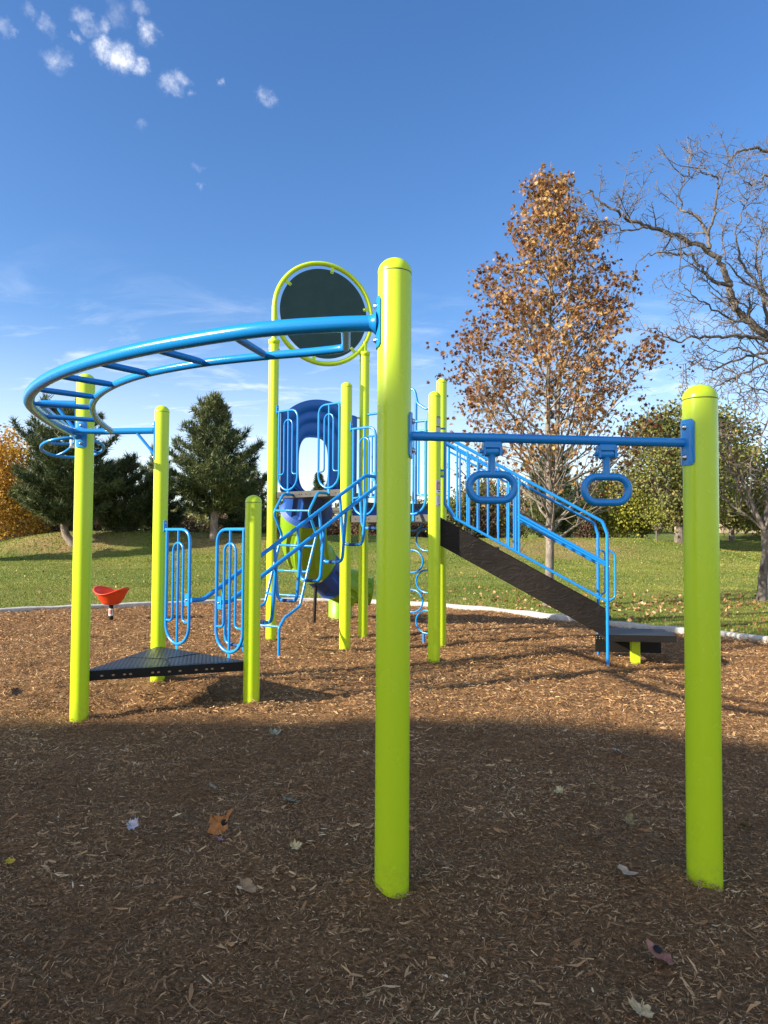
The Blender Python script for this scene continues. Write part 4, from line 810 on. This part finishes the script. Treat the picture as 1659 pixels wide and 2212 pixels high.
for i in range(78):
    z = 1.15+6.6*(i/77.)**1.08; az = i*2.39996+rng.uniform(-.3, .3); el = math.radians(rng.uniform(24, 44)+max(z-4.5, 0)*6); L = (2.95*(1-(z-1.2)/7.2)**.95+.16)*rng.uniform(.75, 1.1)*(1 if z > 1.9 else .8)
    p = trk(z)+(Vector((.17*min((z-1.75)/1.2, 1), 0, 0)) if (i % 3 == 0 and 1.9 < z < 6.5) else Vector((0, 0, 0)))
    grow(mb, tips, p, Vector((math.cos(az)*math.cos(el), math.sin(az)*math.cos(el), math.sin(el))), L, .012+.016*(1-z/8.5), 0, rng, cfg)
syt = mb.build('trunk', M['sycbark'], syc)
T_ = np.array([tuple(p) for p, l in tips]); rs = np.random.RandomState(8); rel = T_-np.array(TB); rad = np.hypot(rel[:, 0], rel[:, 1]); hz = rel[:, 2]
wgt = np.clip((rad/2.0)**.8*.8+.22*(hz > 4.2)+.12*(hz > 5.2), .02, 1)*np.clip((hz-1.6)/1.6, .03, 1)*np.clip(.5+.7*fbm(rel[:, 0]*1.1+rel[:, 1]*.7, hz*1.1, 91, 3), 0, 1)
wgt /= wgt.sum(); nl = 9800; pk = rs.choice(len(T_), nl, p=wgt); Cc = T_[pk]+rs.normal(0, .085, (nl, 3))-np.array([0, 0, .03])
M['sycleaf'] = tintmat('rust_leaf', [(0, (.07, .028, .016)), (.3, (.19, .082, .034)), (.55, (.31, .155, .056)), (.8, (.45, .27, .09)), (1, (.56, .42, .18))], .55, .30)
tn_ = np.clip(rs.rand(nl)*.75+.35*(1-np.abs(rel[pk, 0])/2.2)-.12, 0, 1); leafmesh('crown', Cc, rs.uniform(.05, .115, nl), M['sycleaf'], rs, tn_, syc, tuple(TB), True, 0, .45)

# big bare tree whose limbs reach in from the right
rng = _r.Random(12); BT = Vector((7.4, 9.7, 0)); bare = tree_root('bare_tree', 'leafless tree with crooked thorny limbs reaching in from the right edge of the sky', 'tree', BT)
mb = MB(); tips = []
mb.tube([BT+Vector((0, 0, -.1)), BT+Vector((-.03, 0, .6)), BT+Vector((.02, 0, 1.6)), BT+Vector((-.05, 0, 2.6))], [.26, .19, .17, .16], 12, 0, False)
ct = BT+Vector((-.05, 0, 2.6))
lim = [
 ([(1750,770),(1659,726),(1622,697),(1592,670),(1578,633),(1568,589),(1542,552),(1495,525),(1441,502),(1401,490),(1357,475),(1337,458),(1290,430),(1275,408)], .072, 9.6, 8.9),
 ([(1400,490),(1364,497),(1320,487),(1295,478),(1273,466)], .016, 8.95, 8.8),
 ([(1532,539),(1528,509),(1511,472),(1495,458),(1475,455),(1468,425),(1476,395),(1488,364),(1492,330),(1498,307)], .026, 9.05, 9.3),
 ([(1528,509),(1542,462),(1550,421),(1552,388),(1532,378),(1512,368),(1498,356)], .02, 9.05, 8.8),
 ([(1579,616),(1542,606),(1521,586),(1491,552),(1460,548),(1441,547),(1401,551),(1377,569)], .028, 9.1, 8.6),
 ([(1740,760),(1659,735),(1602,727),(1542,727),(1495,730),(1468,737),(1434,724),(1414,710)], .04, 9.6, 9.0),
 ([(1760,820),(1680,780),(1620,800),(1589,815),(1548,835),(1520,850),(1490,846)], .03, 9.6, 9.0),
 ([(1589,811),(1600,850),(1625,885),(1640,920)], .012, 9.2, 9.0),
 ([(1770,700),(1720,500),(1700,380),(1659,327),(1606,324),(1590,332),(1572,348)], .05, 9.6, 9.0),
 ([(1700,420),(1659,381),(1640,392),(1619,398),(1590,375)], .02, 9.3, 9.0),
 ([(1659,700),(1640,620),(1600,560),(1590,500),(1610,450),(1640,440)], .024, 9.4, 9.1),
 ([(1659,640),(1600,600),(1570,560),(1560,500),(1580,460)], .018, 9.5, 9.6),
 ([(1720,690),(1659,640),(1630,560),(1650,500),(1700,470)], .03, 9.5, 9.2),
 ([(1622,697),(1580,690),(1530,660),(1500,640),(1480,620),(1465,600)], .018, 9.3, 8.8),
 ([(1659,760),(1610,770),(1560,790),(1530,800),(1500,780),(1470,790)], .022, 9.5, 9.3),
 ([(1700,860),(1659,900),(1640,960),(1620,990)], .02, 9.5, 9.3),
 ([(1700,800),(1650,780),(1600,750),(1560,760),(1520,750),(1490,760)], .018, 9.5, 9.2), ([(1700,860),(1640,840),(1600,860),(1570,880)], .014, 9.4, 9.1), ([(1622,697),(1600,650),(1560,640),(1520,600),(1500,610)], .014, 9.3, 9.0),
 ([(1720,740),(1660,680),(1640,600),(1630,540),(1645,480)], .016, 9.6, 9.8), ([(1700,780),(1640,740),(1610,690),(1570,700),(1540,690),(1515,700)], .016, 9.6, 9.9), ([(1720,820),(1650,810),(1610,830),(1580,800),(1555,810)], .014, 9.6, 9.8), ([(1659,660),(1640,580),(1655,520),(1640,470)], .014, 9.2, 9.0)]
cfgb = dict(seg=[.10, .07, .06], wob=[.10, .12, .10], up=.02, leaf_from=9, max=2, kids=[7, 3, 0], start=.12, ang=(35, 80), ratio=.42, rr=.6, rmin=.0045)
for li, (px_, r0, y0, y1) in enumerate(lim):
    k = len(px_); pts = [at(u, v, y0+(y1-y0)*i/(k-1)) for i, (u, v) in enumerate(px_)]
    if px_[0][0] > 1700: pts = [ct, ct.lerp(pts[0], .5)+Vector((0, 0, .1))]+pts
    q = cr(pts, 5); q = [p+Vector((rng.gauss(0, .012), rng.gauss(0, .012), rng.gauss(0, .012))) for p in q]; n = len(q); rr = [r0*(1-.86*(i/(n-1))**.8) for i in range(n)]; mb.tube(q, rr, 7, 0, False)
    Lc = 0
    for i in range(1, n):
        Lc += (q[i]-q[i-1]).length
        while Lc > .085:
            Lc -= .085
            if q[i].x/q[i].y > .62: continue
            T = (q[i]-q[i-1]).normalized(); ax = T.orthogonal(); ax.rotate(Matrix.Rotation(rng.random()*2*PI, 3, T)); nd = T.copy(); nd.rotate(Matrix.Rotation(math.radians(rng.uniform(35, 85)), 3, ax))
            big = rng.random() < .30; grow(mb, tips, q[i], nd, rng.uniform(.3, .72) if big else rng.uniform(.06, .28), max(rr[i]*.42, .0065) if big else .005, 0 if big else 1, rng, cfgb)
mb.build('trunk', M['twig'], bare)

# small tree at the right edge
rng = _r.Random(21); ST = Vector((7.72, 14.55, 0)); smt = tree_root('small_tree', 'small bare dark trunked tree at the right edge of the lawn', 'tree', ST)
mb = MB(); tips = []; cf = dict(seg=[.25, .15, .1], wob=[.09, .14, .16], up=.03, leaf_from=1, max=2, kids=[9, 5, 0], start=.2, ang=(25, 60), ratio=.48, rr=.5, rmin=.004)
fk = Vector((7.80, 14.55, 1.45)); mb.tube([ST+Vector((0, 0, -.1)), ST+Vector((0, 0, .05)), ST+Vector((.03, 0, .5)), ST+Vector((.1, 0, 1.)), fk], [.14, .105, .085, .075, .075], 10, 0, False)
for d, L, r in ((Vector((-.45, -.1, .9)), 2.2, .045), (Vector((.15, .1, 1)), 2.6, .05), (Vector((.5, .2, .85)), 2.3, .04), (Vector((-.2, .5, .9)), 2., .035), (Vector((-.75, .1, .62)), 1.8, .03), (Vector((.1, -.5, .8)), 1.8, .03)): grow(mb, tips, fk, d, L, r, 0, rng, cf)
mb.build('trunk', M['twig'], smt); T_ = np.array([tuple(p) for p, l in tips]); rs = np.random.RandomState(5); pk = rs.choice(len(T_), 260); leafmesh('crown', T_[pk]+rs.normal(0, .04, (260, 3)), rs.uniform(.05, .09, 260), M['sycleaf'], rs, rs.rand(260)*.5, smt, tuple(ST))

M['needle'] = tintmat('pine_needles', [(0, (.014, .024, .011)), (.4, (.045, .068, .026)), (.7, (.115, .14, .05)), (1, (.24, .23, .085))], .6, .12)
def tufts(C, D, size, k, wd, rs):
    n = len(C); C = np.repeat(C, k, 0); D = np.repeat(D, k, 0); s = np.repeat(size, k)[:, None]; r = rs.normal(0, .62, (n*k, 3)); d = D+r; d /= np.linalg.norm(d, axis=1)[:, None]
    a = np.cross(d, rs.normal(size=(n*k, 3))); a /= np.linalg.norm(a, axis=1)[:, None]; L = s*rs.uniform(.6, 1.1, (n*k, 1)); r0 = C+rs.normal(0, .05, (n*k, 3))
    return np.stack([r0-a*wd/2, r0+a*wd/2, r0+d*L], 1).reshape(-1, 3), n*k
def pine(label, base, H, R, z0, seed, nb=26, bend=None, group=None, name='pine_tree', shape=.9, dense=1., ts=.34, wd=.05, tk=9, top=.0):
    rs = np.random.RandomState(seed); rg = _r.Random(seed); B = Vector(base); root = tree_root(name, label, 'tree', B, group); mb = MB()
    bend = bend or [(0, 0)]*6; pth = [B+Vector((bend[min(i, len(bend)-1)][0], 0, z)) for i, z in enumerate([-.2, .15, .5, 1.0, 1.6, 2.2])]+[B+Vector((bend[-1][0], 0, z)) for z in np.linspace(3, H, 6)]
    def ax(z):
        for i in range(len(pth)-1):
            if pth[i+1].z-B.z >= z: q = (z-(pth[i].z-B.z))/(pth[i+1].z-pth[i].z); return pth[i].lerp(pth[i+1], q)
        return pth[-1]
    r0 = H*.022+.05; mb.tube(pth, [r0*1.25, r0*1.1, r0, r0*.95, r0*.9, r0*.85]+[r0*.85*(1-.95*i/5) for i in range(6)], 9, 0, False)
    C, D, S = [], [], []; lv = int((H-z0)/(.30/dense))
    for i in range(lv):
        f_ = i/(lv-1.); z = z0+(H-z0)*f_; Lm = R*((1-f_)**shape*(.35+.65*min((f_+.02)/.18, 1))+.05); nbk = max(4, int(nb*(1-f_)**.5*.3)); ph = rg.random()*6
        for j in range(nbk):
            az = ph+2*PI*j/nbk+rg.uniform(-.35, .35); L = Lm*rg.choice([.55, .8, .95, 1.05, 1.2])*rg.uniform(.85, 1.1); el = .12+.5*f_+rg.uniform(-.12, .16); p0 = ax(z); d = Vector((math.cos(az)*math.cos(el), math.sin(az)*math.cos(el), math.sin(el)))
            pts = [p0+d*L*t_+Vector((0, 0, -.10*L*math.sin(t_*PI)+.10*L*t_**3)) for t_ in (0, .3, .6, .85, 1)]; mb.tube(pts, [.03*(1-f_)+.012, .025*(1-f_)+.01, .015, .01, .006], 4, 0, False)
            nt = max(3, int(L/.20))
            for q in range(nt):
                t_ = .28+.72*(q+.5)/nt; c = p0+d*L*t_+Vector((0, 0, -.10*L*math.sin(t_*PI)+.10*L*t_**3)); wdt = .30*(1.1-t_)*L+.10
                for _ in range(5):
                    sd_ = Vector((-d.y, d.x, 0))*rg.gauss(0, wdt*.75); C.append(c+sd_+Vector((0, 0, rg.gauss(.04, .06)))); D.append(d*.45+sd_.normalized()*.35*min(sd_.length*2, 1)+Vector((0, 0, .65))); S.append(ts*rg.uniform(.7, 1.15))
    mb.build('trunk', M['pinebark'], root); C = np.array([tuple(c) for c in C]); D = np.array([tuple(c) for c in D]); P, n = tufts(C, D, np.array(S), tk, wd, rs)
    cl = .2+.75*fbm(C[:, 0]*.9+C[:, 2]*.5, C[:, 1]*.9+C[:, 2]*.9, seed, 3); tint = np.clip(np.repeat(cl, tk)+rs.normal(0, .13, n), 0, 1)
    npmesh('crown', P, np.arange(n*3).reshape(-1, 3), M['needle'], root, tuple(B), tint); return root
def gz(x, y): return float(land(np.array([x]), np.array([y]))[0])
def bx(u, Y, v=1160): return at(u, v, Y).x
def pn(label, u, Y, vtop, halfpx, **k):
    x = bx(u, Y); z = gz(x, Y); H = at(u, vtop, Y).z-z; return pine(label, (x, Y, z), H, halfpx/1534*Y, **k)
pn('pine with a crooked pale trunk standing on the left grass berm', 150, 37.2, 893, 128, z0=1.15, seed=1, bend=[(.25, 0), (.1, 0), (-.18, 0), (-.3, 0), (-.25, 0), (-.2, 0)], shape=.42, dense=1.15, ts=.42)
pn('dark bushy low pine between the two tall pines', 268, 40, 1005, 84, z0=.2, seed=2, shape=.35, dense=1.15, ts=.42)
pn('dark pine crown just left of the tall straight pine', 338, 43, 970, 66, z0=.3, seed=3, shape=.6)
pn('tall conical pine on the berm behind the barrier panels', 462, 38.3, 868, 128, z0=1.6, seed=4, shape=.62, dense=1.1, ts=.38)
pn('low dark pine behind the straight trunk pine', 530, 44, 1030, 78, z0=.3, seed=41, shape=.4)
pn('small distant pine seen through the blue slide hood', 688, 60, 1032, 36, z0=1., seed=5, shape=.8, ts=.4, wd=.09)
pn('dark broad evergreen behind the pale trunk of the plane tree', 1190, 46, 972, 92, z0=.7, seed=6, shape=.5)
pn('tall dark pine outside the left edge', -190, 32.5, 880, 60, z0=1.2, seed=7)

LM = {'gold': tintmat('golden_leaf', [(0, (.16, .075, .014)), (.4, (.42, .22, .03)), (.7, (.60, .37, .04)), (1, (.64, .48, .10))], .55, .3),
      'yellowgreen': tintmat('yellow_green_leaf', [(0, (.09, .11, .018)), (.35, (.22, .25, .035)), (.7, (.42, .39, .055)), (1, (.62, .53, .10))], .55, .3),
      'olive': tintmat('olive_leaf', [(0, (.06, .07, .02)), (.4, (.15, .165, .045)), (.7, (.27, .25, .07)), (.9, (.36, .22, .08)), (1, (.44, .24, .09))], .55, .25),
      'brown': tintmat('brown_brush', [(0, (.035, .022, .015)), (.4, (.095, .055, .035)), (.7, (.17, .095, .05)), (.9, (.13, .13, .04)), (1, (.30, .19, .06))], .7, .15)}
def broad(label, u, Y, vtop, halfpx, zlow, lm, seed, clumps=420, per=34, ls=.15, name='broadleaf_tree', cat='tree', group=None, trunk=.2, gap=.40, rx=None, crad=.42, bare=.0, offs=0., tpx=None):
    rs = np.random.RandomState(seed); rg = _r.Random(seed); x = bx(u, Y); z = gz(x, Y); R = halfpx/1534*Y; H = at(u, vtop, Y).z-z; root = tree_root(name, label, cat, (x, Y, z), group); mb = MB(); tips = []; B = Vector((x, Y, z))
    tx = (bx(tpx, Y)-x) if tpx else 0.
    if trunk > 0:
        f0 = Vector((tx+.05, 0, max(zlow, .4)))
        mb.tube([B+Vector((tx, 0, -.2)), B+Vector((tx, 0, .15)), B+Vector((tx, 0, .6)), B+f0], [trunk*1.5, trunk*1.15, trunk, trunk*.85], 10, 0, False); nm = 8
        cft = dict(seg=[.5, .35, .25], wob=[.09, .14, .16], up=.02, leaf_from=1, max=2, kids=[5, 4, 0], start=.25, ang=(25, 60), ratio=.5, rr=.5, rmin=.012)
        for i in range(nm):
            az = i*2.4; e = rg.uniform(.5, 1.2); grow(mb, tips, B+f0, Vector((math.cos(az)*math.cos(e)-tx*.15, math.sin(az)*math.cos(e), math.sin(e))), min(R*1.0, (H-zlow)*.8)*rg.uniform(.7, 1.1), trunk*.45, 0, rg, cft)
    else:
        for i in range(34):
            az = rg.random()*6.28; e = rg.uniform(.7, 1.45); q = B+Vector((rg.uniform(-R, R)*.8, rg.uniform(-R, R)*.4, 0)); mb.tube([q, q+Vector((math.cos(az)*math.cos(e), math.sin(az)*math.cos(e), math.sin(e)))*H*rg.uniform(.5, 1.05)], [.03, .008], 3, 0, False)
    mb.build('trunk' if trunk > 0 else 'stems', M['twig'] if lm in ('brown', 'gold') else M['bark'], root)
    c = rs.normal(size=(clumps*4, 3)); c /= np.linalg.norm(c, axis=1)[:, None]; c *= (rs.rand(clumps*4)**.42)[:, None]; hc = (H-zlow)/2; bump_ = 1+.28*(fbm(c[:, 0]*2.2+5+c[:, 1], c[:, 2]*2.2+seed, seed, 3)-.5)*2
    c = c*bump_[:, None]; k = fbm(c[:, 0]*3+c[:, 1]*2, c[:, 2]*3+c[:, 1], seed+3, 3) > gap; c = c[k][:clumps]; cc = np.array([x, Y, z+zlow+hc])+c*np.array([R, (rx or R), hc])
    n = len(cc)*per; P = np.repeat(cc, per, 0)+rs.normal(0, 1, (n, 3))*np.array([crad, crad, crad*.7]); cl = .05+.85*fbm(cc[:, 0]*.7, cc[:, 2]*.9+cc[:, 1]*.5, seed+8, 3); tint = np.clip(np.repeat(cl, per)+rs.normal(0, .18, n), 0, 1)
    leafmesh('crown' if trunk > 0 else 'foliage', P, rs.uniform(.7, 1.3, n)*ls, LM[lm], rs, tint, root, (x, Y, z), False, 0, .3); return root
broad('golden orange autumn tree at the far left edge', 8, 47, 925, 78, .3, 'gold', 11, 430, 30, .15, trunk=.12, gap=.36)
broad('golden tree outside the left edge', -190, 50, 900, 90, .3, 'gold', 12, 200, 20, .2, trunk=.14)
broad('tall olive and brown tree with a thick trunk left of the right post', 1480, 43, 862, 150, 1.2, 'olive', 13, 620, 34, .16, trunk=.30, gap=.44, tpx=1468, crad=.5)
broad('low yellow green tree left of the thick trunked tree', 1376, 47, 1015, 98, .7, 'yellowgreen', 14, 460, 34, .15, trunk=.10, gap=.36, tpx=1386)
broad('leafy green and yellow tree behind the right post', 1580, 52, 955, 95, .8, 'olive', 15, 400, 30, .18, trunk=.2, gap=.38)
broad('yellow green bush tree at the right edge beyond the lawn', 1650, 56, 1060, 80, .2, 'yellowgreen', 16, 300, 28, .17, trunk=.1)
broad('tree outside the right edge', 1790, 50, 900, 120, 1., 'olive', 17, 250, 24, .22, trunk=.25)
broad('olive brown tree behind the stair railing', 1040, 52, 1030, 62, .4, 'olive', 18, 260, 26, .15, trunk=.1, gap=.46)
broad('thin golden brown tree left of the broad evergreen', 1110, 55, 1050, 50, .4, 'gold', 19, 150, 22, .14, trunk=.08, gap=.5)
broad('olive tree right of the broad evergreen', 1300, 58, 1015, 55, .6, 'olive', 20, 240, 26, .17, trunk=.12, gap=.42)
broad('young thin yellow sapling beside the stair handrail end', 1418, 40, 1085, 16, .6, 'yellowgreen', 27, 12, 16, .09, trunk=.035, gap=.3, crad=.2)
hz_ = 'brown hedge row behind the grass berm'
shr = [(60, 'low shrub with yellow leaves under the golden tree', 1085, 'gold'), (130, 'brown shrub behind the crooked pine trunk', 1118, 'brown'), (215, 'brown shrub behind the low bushy pine', 1112, 'brown'), (300, 'brown twiggy shrub beneath the dark pine crown', 1115, 'brown'), (390, 'brown shrub left of the straight pine trunk', 1112, 'brown'), (500, 'rusty shrub right of the straight pine trunk', 1108, 'brown'), (575, 'brown shrub behind the short post', 1112, 'brown'),
       (640, 'dark brown shrub behind the tube slide', 1100, 'brown'), (745, 'brown shrub seen left of the big post', 1112, 'brown'), (800, 'brown shrub mostly behind the big post', 1092, 'brown'), (860, 'brown shrub hidden behind the big post and rings', 1090, 'brown'), (915, 'brown shrub seen between the big post and the label post', 1086, 'brown'), (975, 'yellow brown shrub behind the top of the stairs', 1070, 'olive'), (1050, 'brown thicket behind the stair pickets', 1075, 'brown'), (1285, 'brown scrub right of the broad evergreen', 1120, 'brown')]
for i, (u, lb, vt, lm) in enumerate(shr): broad(lb, u, 50+(i % 3)*1.2, vt, 46, .0, lm, 60+i, 150, 24, .13, 'shrub', 'shrub', hz_, 0, .36, None, .34)
# far wood closing the horizon
rs = np.random.RandomState(77); n = 3600; xx = rs.uniform(-110, 130, n); yy = rs.uniform(105, 135, n); k = np.abs(xx+7) > 0; zt = 1.5+rs.rand(n)**1.3*(3.0+3.5*fbm(xx*.06, yy*.0, 3, 3)); per = 12
P = np.repeat(np.stack([xx, yy, zt], 1), per, 0)+rs.normal(0, .9, (n*per, 3)); o = leafmesh('distant_wood', P, rs.uniform(.5, .9, n*per), LM['olive'], rs, np.clip(np.repeat(rs.rand(n)*.7, per), 0, 1), None, (0, 120, 0), False); tag(o, 'distant olive and brown woodland along the horizon', 'woodland', kind='stuff')

# ---------------------------------------------------------------- buildings
M['beige'] = paint('beige_render', (.50, .46, .40), .85, .08); M['tan'] = paint('tan_brick', (.42, .33, .24), .9, .1); M['roof'] = paint('grey_roof', (.16, .15, .14), .9); M['brick'] = paint('brown_brick', (.26, .14, .09), .9, .1)
m, t, b = newmat('window_glass'); b.inputs['Base Color'].default_value = (.03, .04, .05, 1); b.inputs['Roughness'].default_value = .08; M['glass'] = m
def building(name, label, x0, x1, y0, y1, h, wall, z=0, storeys=1, pitch=False, org=None):
    root = thing(name, label, 'building', ((x0+x1)/2, y0, z)); b_ = MB(); b_.box(((x0+x1)/2, (y0+y1)/2, z+h/2-.5), (1, 0, 0), (x1-x0)/2, (y1-y0)/2, h/2+.5); b_.build('wall', M[wall], root)
    r_ = MB(); r_.box(((x0+x1)/2, (y0+y1)/2, z+h+.2), (1, 0, 0), (x1-x0)/2+.35, (y1-y0)/2+.35, .2); r_.build('roof', M['roof'], root)
    k = int((x1-x0)/3); 
    for s_ in range(storeys):
        for i in range(k):
            xc = x0+(i+.5)*(x1-x0)/k; zc = z+1.6+s_*2.9; f_ = MB(); f_.box((xc, y0-.03, zc), (1, 0, 0), .78, .05, .68); fo_ = f_.build('window', M['white'], root); g_ = MB(); g_.box((xc, y0-.075, zc), (1, 0, 0), .70, .012, .60); g_.build('pane', M['glass'], fo_)
    return root
building('flat_roofed_building', 'pale beige building far behind the hedge, seen right of the tube slide', -12.5, -4.2, 88, 98, 3.3, 'beige', 1.2)
building('tan_building', 'tan building glimpsed through the trees at the right edge', 36, 56, 76, 88, 4.6, 'tan', 1.4)
# unseen block added behind the viewer, its edge shaped to cast the near shade
bd = thing('unseen_shade_block', 'pale unseen block added behind the viewer to shade the near mulch', 'building', (-18, -8, 0)); b_ = MB()
tS = 24.; hS = tS*math.tan(SEL); dx, dy = tS*math.cos(SAZ), tS*math.sin(SAZ)
edge = [(-5.6, 4.95), (-3, 4.98), (1.0, 5.12), (2.0, 4.75), (2.6, 4.42), (3.6, 4.32), (7.5, 4.35)]
poly = [(x-dx, y-dy) for x, y in edge]; poly = poly[::-1]; poly = poly+[(-5.6-dx, -.5-dy), (7.5-dx, -.5-dy)]
b_.prism([(p[0], p[1]) for p in poly], 0, hS-.3); b_.build('wall', M['beige'], bd); b_ = MB(); b_.prism([(p[0], p[1]) for p in poly], hS-.298, hS); b_.build('roof', M['roof'], bd)
